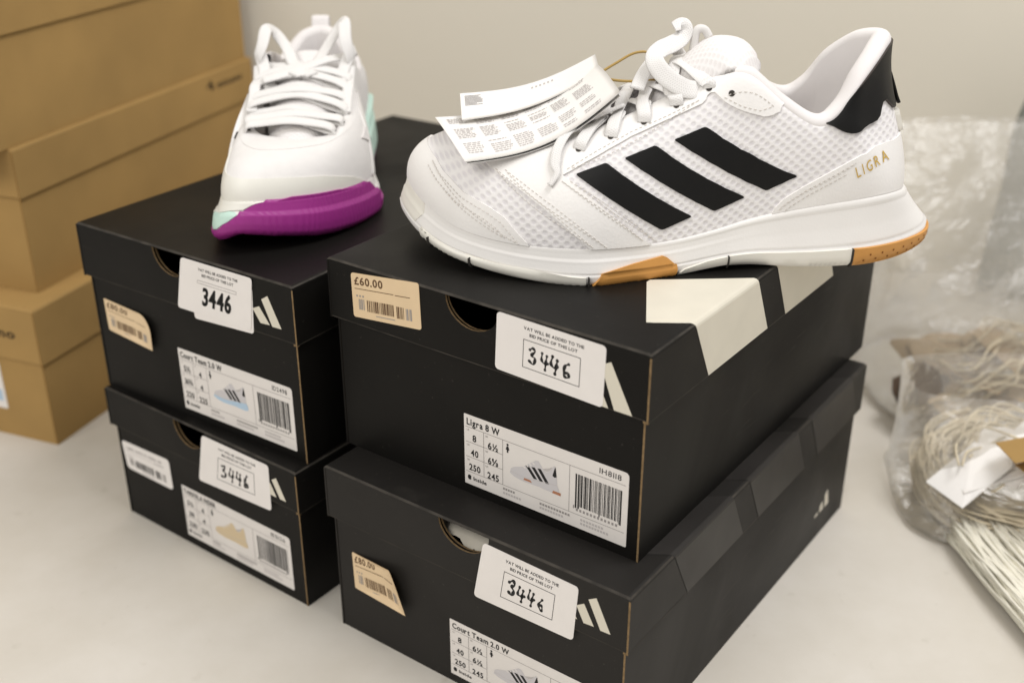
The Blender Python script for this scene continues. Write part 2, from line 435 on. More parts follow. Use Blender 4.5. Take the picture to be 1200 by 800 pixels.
# ------------------------------------------------------------------ card boxes with a lift-off lid
LE_ = .0028      # lid overhang
def card_lid(parent, w, d, h, lh, face, raw, inner, hole=None, fold=None):
    g = Geo(); e = LE_; th = .0011; r = .0022
    prof = [(e, h-lh), (e, h-r)]
    prof += [(e-r+r*cos(a), h-r+r*sin(a)) for a in (pi/6, pi/3, pi/2)]
    prof += [(-w-e+r-r*sin(a), h-r+r*cos(a)) for a in (0, pi/6, pi/3)]
    prof += [(-w-e, h-r), (-w-e, h-lh)]
    inn = [(e-th, h-lh), (e-th, h-r), (e-th, h-th-.0004), (e-r, h-th), (e-r-.0002, h-th), (-w-e+r+.0002, h-th), (-w-e+r, h-th), (-w-e+th, h-th-.0004), (-w-e+th, h-r), (-w-e+th, h-lh)]
    ys = [-e, -e+.0010, d+e-.001, d+e]
    n = len(prof); V = []; F = []; mm = []
    for k, y in enumerate(ys):
        dz = .0010 if k in (0, 3) else 0
        for i, (x, z) in enumerate(prof): V.append((x, y, z-(dz if 3 <= i <= n-4 else 0)))
        for (x, z) in inn: V.append((x, y, z))
    for k in range(3):
        a, b = k*2*n, (k+1)*2*n
        for i in range(n-1):
            F.append((a+i, b+i, b+i+1, a+i+1)); mm.append(fold if fold and (i in (2, n-4) or (k == 0 and 2 <= i <= n-4)) else face)
            F.append((a+n+i+1, b+n+i+1, b+n+i, a+n+i)); mm.append(inner)
        F.append((a, a+n, b+n, b)); mm.append(raw)
        F.append((a+n-1, b+n-1, b+2*n-1, a+2*n-1)); mm.append(raw)
    for a, rev in ((0, 0), (6*n, 1)):
        for i in range(n-1):
            q = (a+i, a+i+1, a+n+i+1, a+n+i); F.append(q[::-1] if rev else q)
            mm.append(raw if i < 1 else face)
    g.add(V, F, mm)
    # front and back panel between the side walls
    x0, x1 = -w-e+th+.0001, e-th-.0001; z0, z1 = h-lh+.0006, h-th-.0001
    pts = [(x0, z0), (x1, z0), (x1, z1)]
    if hole:
        a, b, dep = hole; c = (a+b)/2; rr = (b-a)/2
        pts += [(c+rr*cos(q), z1-(dep-(h-z1))*sin(q)) for q in np.linspace(0, pi, 15)]
    pts += [(x0, z1)]
    g.extrude(pts, lambda a, b, c: (a, -e+c, b), th+.0002, .0002, face, raw, inner)
    bk = [(x0, z0), (x0, z1), (x1, z1), (x1, z0)]
    g.extrude(bk, lambda a, b, c: (a, d+e-c, b), th+.0002, .0002, face, raw, inner)
    if fold:   # rubbed lower edge of the lid
        g.add([(e+.00008, -e, h-lh), (e+.00008, d+e, h-lh), (e+.00008, d+e, h-lh+.0006), (e+.00008, -e, h-lh+.0006)], [(0, 1, 2, 3)], fold)
        g.add([(x0, -e+.00012, z0), (x1, -e+.00012, z0), (x1, -e+.00012, z0+.0005), (x0, -e+.00012, z0+.0005)], [(0, 1, 2, 3)], fold)
    # folded corner tab that peeps out under the front corner
    g.box((e-.0031, -e+.0004, h-lh-.0009), (e-.0004, -e+.0021, h-lh+.0005), raw)
    o = g.build('lid', parent)
    return o
def card_body(parent, w, d, h, face, raw, inner, hole=None):
    g = Geo(); th = .0011; H = h-.0016
    for x in (0, -w+th):
        V = [(x-th,0,0),(x,0,0),(x,d,0),(x-th,d,0),(x-th,0,H),(x,0,H),(x,d,H),(x-th,d,H)]
        g.add(V, [(0,3,2,1),(4,5,6,7),(0,1,5,4),(1,2,6,5),(2,3,7,6),(3,0,4,7)], [face, raw, raw if x == 0 else face, face if x == 0 else inner, raw, inner if x == 0 else face])
    x0, x1 = -w+th+.0001, -th-.0001
    pts = [(x0, .0), (x1, .0), (x1, H)]
    if hole:
        a, b, dep = hole; c = (a+b)/2; rr = (b-a)/2+.001
        pts += [(c+rr*cos(q), H-(dep-.001)*sin(q)) for q in np.linspace(0, pi, 15)]
    pts += [(x0, H)]
    g.extrude(pts, lambda a, b, c: (a, .0004+c, b), th, 0, face, raw, inner)
    g.extrude([(x0, 0), (x0, H), (x1, H), (x1, 0)], lambda a, b, c: (a, d-.0004-c, b), th, 0, face, raw, inner)
    g.add([(x0, .002, .0012), (x1, .002, .0012), (x1, d-.002, .0012), (x0, d-.002, .0012)], [(0, 1, 2, 3)], inner)
    return g.build('body', parent)

# frames on the faces of a box: a across, b up, c towards the viewer
FL = lambda a, b, c: (a, -LE_+.0002-c, b)       # lid, short end
FB = lambda a, b, c: (a, .0004-c, b)            # body, short end
SL = lambda a, b, c: (LE_+c, a, b)              # lid, long side
SB = lambda a, b, c: (c, a, b)                  # body, long side

def sticker(parent, fr, pts, m, name, c0=.0001, c1=.0003):
    g = Geo(); g.extrude(pts, fr, c0, c1, m, m); return g.build(name, parent)

def quadmap(q):
    """unit square -> skewed quad (bl, br, tr, tl)"""
    bl, br, tr, tl = [np.array(v) for v in q]
    return lambda s, t: tuple((1-s)*(1-t)*bl+s*(1-t)*br+s*t*tr+(1-s)*t*tl)

def lot_sticker(parent, fr, q, digits, box=None, printed=False, layer=.0001):
    """auction lot sticker on a quad (bl, br, tr, tl) of the face"""
    f = quadmap(q); W = .0626; Hh = .0325
    pts = [f(a/W, b/Hh) for a, b in rrect(0, 0, W, Hh, .0022)]
    st = sticker(parent, fr, pts, 'sticker', 'lot_sticker', layer, layer+.0002)
    P = Print(lambda a, b, c: fr(*f(a/W, b/Hh), c), layer+.00026)
    P.text('VAT WILL BE ADDED TO THE', .0335, .0275, .0017, 'ink', bold=1, width=.0345, align='c')
    P.text('BID PRICE OF THIS LOT', .0335, .0243, .0017, 'ink', bold=1, width=.0275, align='c')
    if printed:
        P.frame(.0160, .0195, .0500, .0215, .0003, 'grey_ink')
        [P.text('3446', .0335+dx, .0066, .0115, 'ink', bold=1, width=.0245, align='c') for dx in (-.0003, .0003)]
    else:
        P.frame(.0163, .0065, .0493, .0222, .00035, 'ink')
        rnd = random.Random(digits)
        S = {'3': [[(0, .9), (.35, 1.02), (.62, .82), (.3, .58), (.62, .38), (.45, .02), (.0, .08)]],
             '4': [[(.12, 1.0), (.02, .45), (.3, .35), (.75, .42)], [(.62, .85), (.55, .4), (.5, -.1)]],
             '6': [[(.55, 1.0), (.2, .72), (.05, .3), (.25, .02), (.6, .12), (.5, .38), (.15, .3)]]}
        if digits == 2: S['6'] = [[(.35, .8), (.05, .45), (.15, .12), (.5, .12), (.45, .38), (.15, .33)]]
        x = .0205
        for i, ch in enumerate('3446'):
            sx = .0050; sy = .0082; dx = rnd.uniform(-.0004, .0004); dy = rnd.uniform(-.0006, .0006)-.0003*i
            for s in S[ch]:
                P.stroke([(x+dx+(a+rnd.uniform(-.07, .07))*sx, .0098+dy+(b+rnd.uniform(-.06, .06))*sy) for a, b in s], rnd.uniform(.0015, .0020), 'ink')
            x += .0064
    P.build('print', st)
    return st

def price_sticker(parent, fr, q, price, m='buff', inkm='brown_ink', curl=0, radii=None, seed=3, price_ink=None, tw=.0205, ts=.0046):
    """small price sticker; curl lifts the right edge off the card"""
    f = quadmap(q); W = .048; Hh = .0262
    out = rrect(0, 0, W, Hh, .0016, 6, radii)
    def lift(a): return curl*max(0, (a/W-.52)/.48)**2
    fr2 = lambda a, b, c: fr(*f(a/W, b/Hh), c+lift(a)+lift(a)*.5*(b/Hh))
    # gridded so the curl bends smoothly
    pts = [Vector(p) for p in out]; n = len(pts)
    inner = [Vector((W*i/14, Hh*j/8)) for i in range(1, 14) for j in range(1, 8)]
    if radii and max(radii) > .006: inner = [p for p in inner if not (p.x > W-max(radii)*.5 and p.y > Hh-max(radii)*.5)]
    v, e, fc, _, _, _ = delaunay_2d_cdt(pts+inner, [], [list(range(n))], 1, 1e-7)
    g = Geo()
    g.add([fr2(p.x, p.y, .0003) for p in v], fc, m); g.add([fr2(p.x, p.y, .0001) for p in v], [tuple(reversed(q)) for q in fc], m)
    st = g.build('price_sticker', parent)
    P = Print(fr2, .0004)
    P.text(price, .0040 if ts < .004 else .0022, .0196, ts, price_ink or inkm, bold=1, width=tw)
    P.rect(.0022, .0170, .030, .0174, 'brown_ink' if m == 'buff' else 'pale_ink'); P.rect(.031, .0168, .0415, .0172, inkm)
    for i in range(3): P.rect(.003+i*.0022, .0125, .0042+i*.0022, .0135, 'grey_ink')
    P.bars(.0045, .0085, .0050, .0112, 'grey_ink', seed+1, 5)
    P.bars(.0105, .0295, .0045, .0112, inkm, seed, 20); P.bars(.0315, .0365, .004, .0108, inkm, seed+2, 6); P.bars(.0380, .0420, .004, .0105, 'grey_ink', seed+5, 4)
    P.rect(.0165, .0024, .030, .0029, 'grey_ink')
    P.build('print', st)
    return st

def size_label(parent, fr, x0, y0, x1, y1, model, rows, code, art, seed, red=False):
    W, Hh = .1009, .0427
    sx, sy = (x1-x0)/W, (y1-y0)/Hh
    st = sticker(parent, fr, [(x0+a*sx, y0+b*sy) for a, b in rrect(0, 0, W, Hh, .0015, 5, (.0003, .0006, .0022, .0004))], 'label', 'size_label')
    P = Print(lambda a, b, c: fr(x0+a*sx, y0+b*sy, c), .00042)
    lw = .00028
    P.text(model, .0018, .0368, .0040, 'ink', bold=1, width=.0024*len(model))
    P.rect(.001, .0352, .0995, .0352+lw, 'grey_ink'); P.rect(.001, .0079, .0995, .0079+lw, 'grey_ink')
    for x in (.0128, .0252): P.rect(x, .0079, x+lw, .0352, 'grey_ink')
    P.rect(.0668, .0079, .0668+lw, .0352, 'grey_ink')
    for y in (.0262, .0171): P.rect(.001, y, .0252, y+lw, 'grey_ink')
    for i, (a, b) in enumerate(rows):
        yb = .0275-i*.0091
        P.text(a, .0068, yb, .0040, 'ink', bold=1, align='c', width=.0025*len(a)+(.001 if '½' in a else 0)); P.text(b, .0190, yb-.0008, .0040, 'ink', bold=1, align='c', width=.0025*len(b)+(.0016 if b[-1] in '½⅓' else 0))
        P.text('US', .0018, yb+.0056, .0011, 'grey_ink'); P.text('UK', .0140, yb+.0056, .0011, 'grey_ink')
    # little figure, sole mark and wording
    c = (.0285, .0315)
    P.poly([(c[0]+.0007*cos(a), c[1]+.0019+.0007*sin(a)) for a in np.linspace(0, 2*pi, 9)[:-1]], 'ink')
    P.poly([(c[0]-.0012, c[1]-.0012), (c[0]+.0012, c[1]-.0012), (c[0]+.0005, c[1]+.001), (c[0]-.0005, c[1]+.001)], 'ink'); P.rect(c[0]-.0005, c[1]-.0028, c[0]+.0005, c[1]-.0012, 'ink')
    P.poly([(.0032+.0013*cos(a), .0045+.0016*sin(a)) for a in np.linspace(.6, 5.6, 10)], 'ink')
    P.text('Inside', .0058, .0034, .0023, 'ink', bold=1, width=.0088)
    for x, y, w, m in ((.0255, .0052, .008, 'grey_ink'), (.0255, .0026, .012, 'pale_ink'), (.049, .0050, .019, 'grey_ink'), (.049, .0026, .015, 'pale_ink'), (.074, .0050, .014, 'pale_ink'), (.074, .0028, .017, 'pale_ink')):
        n = int(w/.0016)
        for i in range(n): P.rect(x+i*w/n, y, x+(i+.72)*w/n, y+.0013, m)
    P.text(code, .0905, .0372, .0032, 'ink', bold=0, width=.0125, align='c', gap=.16)
    P.bars(.0705, .0975, .0130, .0318, 'ink', seed, 30, .0014)
    for i in range(12): P.rect(.0712+i*.0021, .0100, .0724+i*.0021, .0115, 'grey_ink')
    P.rect(.0694, .0110, .0701, .0130, 'grey_ink')
    # picture of the shoe
    A = lambda pts, m, dc: P.poly([(.0300+a*.0310, .0150+b*.0165) for a, b in pts], m, dc)
    body, sole, trim = art
    A([(.01, .20), (.02, .31), (.07, .39), (.16, .46), (.26, .53), (.36, .68), (.46, .83), (.53, .94), (.58, .95), (.62, .86), (.68, .70), (.74, .66), (.80, .72), (.85, .88), (.89, .99), (.92, .97), (.94, .72), (.955, .35), (.955, .22), (.5, .15), (.3, .14)], body, 0)
    A([(0, .14), (.01, .22), (.1, .21), (.3, .17), (.5, .21), (.75, .29), (.96, .33), (.99, .2), (1.0, .06), (.9, .0), (.6, .03), (.3, 0), (.1, .05)], sole, 2e-5)
    for k in range(4): A([(.27+k*.062, .545+k*.085), (.31+k*.062, .50+k*.085), (.325+k*.062, .53+k*.085), (.285+k*.062, .585+k*.085)], 'label', 5e-5)
    A([(.66, .72), (.74, .685), (.80, .74), (.86, .93), (.80, .84), (.72, .78)], 'pale_ink', 3e-5)
    A([(.02, .215), (.3, .175), (.5, .215), (.75, .295), (.955, .335), (.955, .32), (.75, .28), (.5, .20), (.3, .165), (.02, .20)], 'pale_ink', 6e-5)
    if red:
        A([(.28, .07), (.46, .07), (.42, .15), (.3, .15)], 'art_red', 4e-5); A([(.86, .0), (1.03, .0), (1.03, .10), (.88, .10)], 'art_red', 4e-5)
    if trim:
        for k in range(3):
            xx = .32+k*.12
            A([(xx, .62+.03*k), (xx+.07, .64+.03*k), (xx+.24, .27), (xx+.17, .25)], trim, 4e-5)
        A([(.86, .62), (.90, .58), (.945, .62), (.92, .95), (.905, .92)], trim, 4e-5)
    P.build('print', st)
    return st

def logo(parent, fr, bars, name='logo_bar', m='white_ink'):
    for b in bars:
        g = Geo(); g.extrude(b, fr, .00005, .00012, m, m); g.build(name, parent)

def lid_bars(parent, h, lh, d, y0, width, pitch, m, cuts):
    """three printed bars that run up the long side of the lid and over its top"""
    e = LE_; r = .0022; up = .53      # shift along the box per height
    for k, cut in enumerate(cuts):
        base = y0+k*pitch
        rows = []
        zz = np.linspace(h-lh+.0004, h-r, 6)
        for z in zz: rows.append((e+.00022, z, base-up*(z-(h-lh)), base+width-up*(z-(h-lh))))
        yl, yh = rows[-1][2], rows[-1][3]
        for a in (pi/6, pi/3, pi/2):
            yl -= .0006; yh -= .0006
            rows.append((e-r+(r+.0002)*cos(a), h-r+(r+.0002)*sin(a), yl, yh))
        xa = e-r
        for x in np.linspace(xa-.002, cut, 14):
            lo = yl+.69*(x-xa); hi = yh+.80*(x-xa)
            q = cut+.0247
            if x < q: lo = max(lo, (yl+.69*(q-xa))+(q-x)*1.74)
            rows.append((x, h+.0002, lo, max(hi, lo+.0002)))
        V = []; lim = d+e-.0015
        for x, z, a, b in rows: V += [(x, min(a, lim), z), (x, min(b, lim), z)]
        F = [(2*i, 2*i+1, 2*i+3, 2*i+2) for i in range(len(rows)-1)]
        mk('printed_bar', V, F, m, parent)

GB = 'black shoe boxes stacked two by two'
def shoe_box(label, loc, yaw, w, d, h, lh, hole, m='black'):
    b = thing('shoe_box', label, 'shoe box', loc, yaw, GB)
    card_body(b, w, d, h, m, 'raw', 'inside', hole)
    card_lid(b, w, d, h, lh, m, 'raw', 'inside', hole, 'fold')
    return b

# --- lower right
b = shoe_box('black shoe box with £80.00 sticker nearest the camera, under the £60.00 box', (.0556, .4434, 0), -.6307, .1957, .2976, .1125, .0340, (-.1150, -.0815, .0160), 'black_soft')
price_sticker(b, FB, [(-.1831, .0322), (-.1407, .0340), (-.1482, .0606), (-.1838, .0576)], '£80.00', curl=.004, radii=(.0012, .0005, .0060, .0012), price_ink='brown_ink')
lot_sticker(b, FL, [(-.0919, .0707), (-.0290, .0717), (-.0265, .1058), (-.0851, .1076)], 2)
size_label(b, FB, -.1115, .0058, -.0095, .0442, 'Court Team 2.0 W', [('8', '6½'), ('40', '6½'), ('250', '245')], 'ID2460', ('art_white', 'art_white', 'ink'), 21)
logo(b, FL, [[(-.0134, .0857), (-.0076, .0860), (-.0163, .1040), (-.0208, .1012)], [(-.0232, .0857), (-.0172, .0862), (-.0232, .0975), (-.0276, .0945)], [(-.0330, .0857), (-.0270, .0862), (-.0300, .0910), (-.0340, .0885)]])
lid_bars(b, .1125, .0340, .2976, .0570, .0650, .0850, 'black_gloss', (-.045, -.075, -.11))
logo(b, SB, [[(.2455, .0190), (.2515, .0190), (.2500, .0215), (.2460, .0205)], [(.2535, .0190), (.2600, .0190), (.2575, .0262), (.2535, .0245)], [(.2620, .0190), (.2690, .0190), (.2650, .0318), (.2608, .0298)]])
# crumpled tissue inside, seen through the finger hole
V = []; nx, ny = 36, 14
rx = Matrix.Rotation(-.6307, 4, 'Z')
for i in range(nx):
    for j in range(ny):
        x = -.150+.11*i/(nx-1); y = .004+.10*j/(ny-1)
        z = .086+.018*sin(pi*min(1, j/5+.25)/2)+.009*noise.noise((x*60, y*60, 1))+.004*noise.noise((x*170, y*170, 5))
        V.append(Matrix.Translation((.0556, .4434, 0)) @ rx @ Vector((x, y, min(z, .1085))))
tp = mk('tissue_paper', V, grid_faces(nx, ny), 'tissue', smooth=True)
tag(tp, 'crumpled pale tissue paper showing in the finger hole of the nearest black box', 'tissue paper')

# --- upper right
b = shoe_box('black shoe box with £60.00 sticker and white printed bars, under the black-striped trainer', (.0621, .4675, .1126), -.6302, .1959, .2987, .1163, .0354, (-.1165, -.0825, .0165))
price_sticker(b, FL, [(-.1807, .0858), (-.1328, .0908), (-.1336, .1170), (-.1811, .1114)], '£60.00', seed=5)
lot_sticker(b, FL, [(-.0853, .0832), (-.0220, .0812), (-.0211, .1136), (-.0838, .1148)], 1)
size_label(b, FB, -.1082, .0059, -.0074, .0486, 'Ligra 8 W', [('8', '6½'), ('40', '6⅓'), ('250', '245')], 'IH8118', ('art_white', 'art_white', 'ink'), 11, red=True)
logo(b, FL, [[(-.0158, .0819), (-.0060, .0819), (-.0184, .1063), (-.0238, .1035)], [(-.0290, .0819), (-.0190, .0819), (-.0255, .0950), (-.0304, .0920)]])
lid_bars(b, .1163, .0354, .2987, .0563, .0681, .0912, 'white_ink', (-.0413, -.075, -.11))

# --- lower left
b = shoe_box('black shoe box with white price sticker, lower of the left pair', (-.1259, .5745, 0), -.6379, .1745, .2898, .0989, .0285, (-.1075, -.0775, .0170))
price_sticker(b, FB, [(-.1696, .0375), (-.1218, .0375), (-.1224, .0605), (-.1722, .0585)], 'LMG 3004 8 4306 40', m='sticker', inkm='ink', seed=9, price_ink='grey_ink', radii=(.003, .003, .003, .003), tw=.036, ts=.0022)
lot_sticker(b, FL, [(-.0885, .0600), (-.0217, .0632), (-.0204, .0956), (-.0799, .0957)], 3)
size_label(b, FB, -.1122, .0068, -.0115, .0458, 'TARRELA RIDER', [('5½', '4'), ('38', '4'), ('230', '235')], 'IE5126', ('art_tan', 'art_tan', None), 31)
logo(b, FL, [[(-.0129, .0752), (-.0079, .0752), (-.0148, .0890), (-.0188, .0865)], [(-.0215, .0752), (-.0160, .0752), (-.0205, .0838), (-.0245, .0815)]])

# --- upper left
b = shoe_box('black shoe box with printed 3446 sticker, under the purple-soled trainer', (-.1196, .5809, .0990), -.595, .1781, .3024, .1142, .0356, (-.1110, -.0790, .0165))
price_sticker(b, FB, [(-.1686, .0424), (-.1250, .0400), (-.1230, .0620), (-.1693, .0644)], '£80.00', curl=.0022, radii=(.0016, .0006, .012, .0010), seed=7, price_ink='brown_ink')
lot_sticker(b, FL, [(-.0800, .0745), (-.0310, .0772), (-.0285, .1060), (-.0790, .1040)], 4, layer=.0001).name = 'lot_sticker'
lot_sticker(b, FL, [(-.0935, .0785), (-.0325, .0790), (-.0276, .1122), (-.0852, .1122)], 5, printed=True, layer=.0005)
size_label(b, FB, -.1035, .0057, -.0080, .0476, 'Court Team 2.0 W', [('5½', '4'), ('36⅔', '4'), ('220', '225')], 'ID2498', ('art_white', 'art_blue', 'ink'), 41)
logo(b, FL, [[(-.0155, .0857), (-.0085, .0860), (-.0172, .1040), (-.0222, .1008)], [(-.0246, .0857), (-.0174, .0862), (-.0246, .0960), (-.0300, .0935)]])

# ------------------------------------------------------------------ kraft boxes by the wall
GK = 'brown kraft shoe boxes stacked by the wall'
def kraft_box(label, loc, yaw, w, d, h, lh):
    b = thing('kraft_box', label, 'cardboard box', loc, radians(yaw), GK)
    card_body(b, w, d, h, 'kraft', 'kraft_in', 'kraft_in'); card_lid(b, w, d, h, lh, 'kraft', 'kraft_in', 'kraft_in')
    return b
def shift(fr, z): return lambda a, b, c: fr(a, b, c)
b = kraft_box('bottom brown kraft box of the stack, standing on the table', (-.3486, .7673, 0), -21, .20, .30, .1142, .0444)
P = Print(FL, .0002); P.text('mizuno', -.0180, .0885, .0075, 'kraft_ink', bold=1, align='r', width=.048); P.build('print', b)
sticker(b, FB, rrect(-.105, .0235, -.0425, .0640, .001), 'sticker', 'size_label')
P = Print(FB, .0004); P.rect(-.058, .030, -.0450, .040, 'art_blue'); P.build('print', b)
P = Print(FB, .0004); P.bars(-.098, -.062, .03, .05, 'ink', 3); P.build('print', b)
b = kraft_box('middle brown kraft box with small dark logo on its lid', (-.3543, .7969, .1144), -19.5, .20, .316, .1110, .0366)
P = Print(SL, .0002)
P.poly([(.2400, .0975), (.2475, .0995), (.2530, .0985), (.2490, .1045), (.2455, .1015)], 'kraft_ink'); P.build('print', b)
P = Print(SL, .0002); P.poly([(.2485, .0945), (.2530, .0960), (.2520, .0985), (.2480, .0985)], 'kraft_ink', 2e-5)
P.build('print', b)
P = Print(SL, .0002); P.text('mizuno', .2590, .0952, .0062, 'kraft_ink', bold=1, width=.041); P.build('print', b)
b = kraft_box('top brown kraft box of the stack, cut off by the frame', (-.3660, .7650, .2256), -19.5, .205, .348, .1220, .0450)

# ------------------------------------------------------------------ trainers
class Upper:
    """skin of a shoe between its sole line B and its opening T (closed loops of stations)"""
    def __init__(s, B, T, E): s.B, s.T, s.E = [np.asarray(a, float) for a in (B, T, E)]; s.K = len(s.B)
    def out(s, u, h=.02):
        d = crom(s.B, u+h)-crom(s.B, u-h); n = np.stack([d[..., 1], -d[..., 0]], -1)
        return n/(np.linalg.norm(n, axis=-1, keepdims=True)+1e-12)
    def P(s, u, t):
        u, t = np.broadcast_arrays(np.asarray(u, float), np.asarray(t, float))
        B, T, E = crom(s.B, u), crom(s.T, u), crom(s.E, u)
        th = np.clip(t, 0, 1)*pi/2
        h = 1-np.clip(np.cos(th), 0, 1)**E[..., 0]; v = np.sin(th)**E[..., 1]
        Q = np.empty(B.shape)
        Q[..., :2] = B[..., :2]+(T[..., :2]-B[..., :2])*h[..., None]+s.out(u)*(E[..., 2]*np.sin(pi*np.clip(t, 0, 1)**.8))[..., None]
        Q[..., 2] = B[..., 2]+(T[..., 2]-B[..., 2])*v
        return Q
    def N(s, u, t):
        u, t = np.broadcast_arrays(np.asarray(u, float), np.asarray(t, float)); t = np.clip(t, .012, .988)
        a = s.P(u+.03, t)-s.P(u-.03, t); b = s.P(u, t+.01)-s.P(u, t-.01)
        n = np.cross(a, b); return n/(np.linalg.norm(n, axis=-1, keepdims=True)+1e-12)
class Sole(Upper):
    """side wall of the sole between ground outline D and sole line B; rows (t, inset, outward, height)"""
    def __init__(s, D, B, rows):
        s.D, s.B, s.rows = np.asarray(D, float), np.asarray(B, float), np.asarray(rows, float); s.K = len(s.D)
        s.lip = np.array([[min(1, max(.12, (min(k, 28-k)-4.5)/4))] for k in range(s.K)])   # the lip fades out towards the toe
    def P(s, u, t):
        u, t = np.broadcast_arrays(np.asarray(u, float), np.asarray(t, float))
        D, B, r = crom(s.D, u), crom(s.B, u), s.rows
        w, o, z = [np.interp(t, r[:, 0], r[:, k]) for k in (1, 2, 3)]
        o = o*np.where(t > .6, crom(s.lip, u)[..., 0], 1)
        Q = D+(B-D)*w[..., None]; Q[..., :2] += s.out(u, .05)*o[..., None]
        Q[..., 2] = D[..., 2]+(B[..., 2]-D[..., 2])*z
        return Q

def skin(S, name, parent, m, nu=336, ts=None, off=0, smooth=True, mi=None):
    ts = np.linspace(0, 1, 41) if ts is None else np.asarray(ts)
    us = np.arange(nu)*S.K/nu
    u, t = np.meshgrid(us, ts, indexing='ij')
    Q = S.P(u, t)
    if off: Q = Q+S.N(u, t)*off
    seg = np.linalg.norm(np.diff(Q, axis=1), axis=2); V = np.concatenate([np.zeros((nu, 1)), np.cumsum(seg, 1)], 1)
    uv = np.stack([Q[..., 0], V], -1).reshape(-1, 2)
    F = grid_faces(nu, len(ts), True)
    if mi is not None:
        c = [mi(us[f[0]//len(ts)], ts[f[0] % len(ts)]) for f in F]
    else: c = None
    return mk(name, Q.reshape(-1, 3), F, m, parent, c, smooth, uv)

def dense(poly, du=.12, dt=.03):
    out = []
    n = len(poly)
    for i in range(n):
        a, b = np.array(poly[i]), np.array(poly[(i+1) % n])
        k = max(1, int(ceil(max(abs(a[0]-b[0])/du, abs(a[1]-b[1])/dt))))
        for j in range(k): out.append(a+(b-a)*j/k)
    return out

def shell(S, name, parent, poly, m, th=.0009, off=-.0004, smooth=True, rim=None, du=.12, dt=.03, bevel=.0006):
    """panel of real thickness laid on surface S, outline in (u, t)"""
    poly = dense(poly, du, dt)
    area = sum(poly[i][0]*poly[(i+1) % len(poly)][1]-poly[(i+1) % len(poly)][0]*poly[i][1] for i in range(len(poly)))
    if area < 0: poly = poly[::-1]
    P = np.array(poly); n = len(P)
    u0, u1, t0, t1 = P[:, 0].min(), P[:, 0].max(), P[:, 1].min(), P[:, 1].max()
    gu = np.arange(u0+du/2, u1, du); gt = np.arange(t0+dt/2, t1, dt)
    pts = [Vector(p) for p in P]
    # keep grid points that are inside the outline and not too close to it
    from_poly = P
    def inside(x, y):
        c = False; j = n-1
        for i in range(n):
            xi, yi = from_poly[i]; xj, yj = from_poly[j]
            if (yi > y) != (yj > y) and x < (xj-xi)*(y-yi)/(yj-yi+1e-15)+xi: c = not c
            j = i
        return c
    for a in gu:
        for b in gt:
            if inside(a, b) and (np.abs((P[:, 0]-a)/du)+np.abs((P[:, 1]-b)/dt)).min() > .55: pts.append(Vector((a, b)))
    v, _, fc, orig, _, _ = delaunay_2d_cdt(pts, [], [list(range(n))], 1, 1e-9)
    A = np.array([(p.x, p.y) for p in v])
    X = S.P(A[:, 0], A[:, 1]); NN = S.N(A[:, 0], A[:, 1])
    V = list(X+NN*th); F = [tuple(f) for f in fc]; mi = [0]*len(F); low = {}
    cnt = {(f[i], f[(i+1) % len(f)]) for f in fc for i in range(len(f))}
    for (a, b) in cnt:
        if (b, a) not in cnt:
            for q in (a, b):
                if q not in low: low[q] = len(V); V += [X[q]+NN[q]*th, X[q]+NN[q]*off]
            F.append((low[b], low[a], low[a]+1, low[b]+1)); mi.append(1 if rim else 0)
    seg = np.stack([X[:, 0], A[:, 1]*.06], 1)
    uv = np.vstack([seg, np.zeros((len(V)-len(seg), 2))])
    return mk(name, V, F, [m]+([rim] if rim else []), parent, mi, smooth, uv)

def stitches(S, name, parent, paths, m='stitch', pitch=.0026, ln=.0014, w=.00055, off=.0011):
    g = Geo()
    for path in paths:
        pp = np.array(dense(list(path)+[path[-1]], .03, .01))[:-1]
        X = S.P(pp[:, 0], pp[:, 1]); NN = S.N(pp[:, 0], pp[:, 1])
        s = np.concatenate([[0], np.cumsum(np.linalg.norm(np.diff(X, axis=0), axis=1))])
        q = np.arange(pitch/2, s[-1], pitch)
        for c in q:
            a = np.array([np.interp(c-ln/2, s, X[:, k]) for k in range(3)]); b = np.array([np.interp(c+ln/2, s, X[:, k]) for k in range(3)])
            nn = np.array([np.interp(c, s, NN[:, k]) for k in range(3)]); d = b-a; d /= np.linalg.norm(d)+1e-12
            sd = np.cross(nn, d)*w/2; o = nn*off; h = nn*(off+.0003)
            g.add([a+o-sd, b+o-sd, b+o+sd, a+o+sd, a+h-sd*.5, b+h-sd*.5, b+h+sd*.5, a+h+sd*.5], [(4,5,6,7),(0,1,5,4),(1,2,6,5),(2,3,7,6),(3,0,4,7)], m)
    return g.build(name, parent)

def mir(poly, c): return [(2*c-u, t) for u, t in poly]

def lining(S, parent, u0, u1, m='textile', floor=.030, inset=.0085):
    """padded collar roll and the inside of the shoe"""
    us = np.linspace(u0, u1, 150)
    T = crom(S.T, us); o = -S.outT(us)
    rows = []
    rad = np.interp(us, [u0, u0+.8, u1-.8, u1], [.002, .0052, .0052, .002])[:, None]
    up = np.array([0, 0, 1.])
    for a in np.linspace(-.45, pi*1.02, 11):      # roll from the outside over the rim
        rows.append(T+o*(rad*(1-cos(a)))*1.0+up*(rad*sin(a)*.9)-o*rad*.12)
    e = rows[-1]
    for k, f in ((.25, .0015), (.5, .004), (.8, .003), (1, .001)):
        q = e.copy(); q[:, 2] = e[:, 2]+(floor-e[:, 2])*k; q += -o*f; rows.append(q)
    V = np.stack(rows, 1); n = V.shape[1]
    uv = np.stack([np.repeat(us*.012, n), np.tile(np.arange(n)*.003, len(us))], 1)
    return mk('collar_lining', V.reshape(-1, 3), grid_faces(len(us), n), m, parent, None, True, uv)
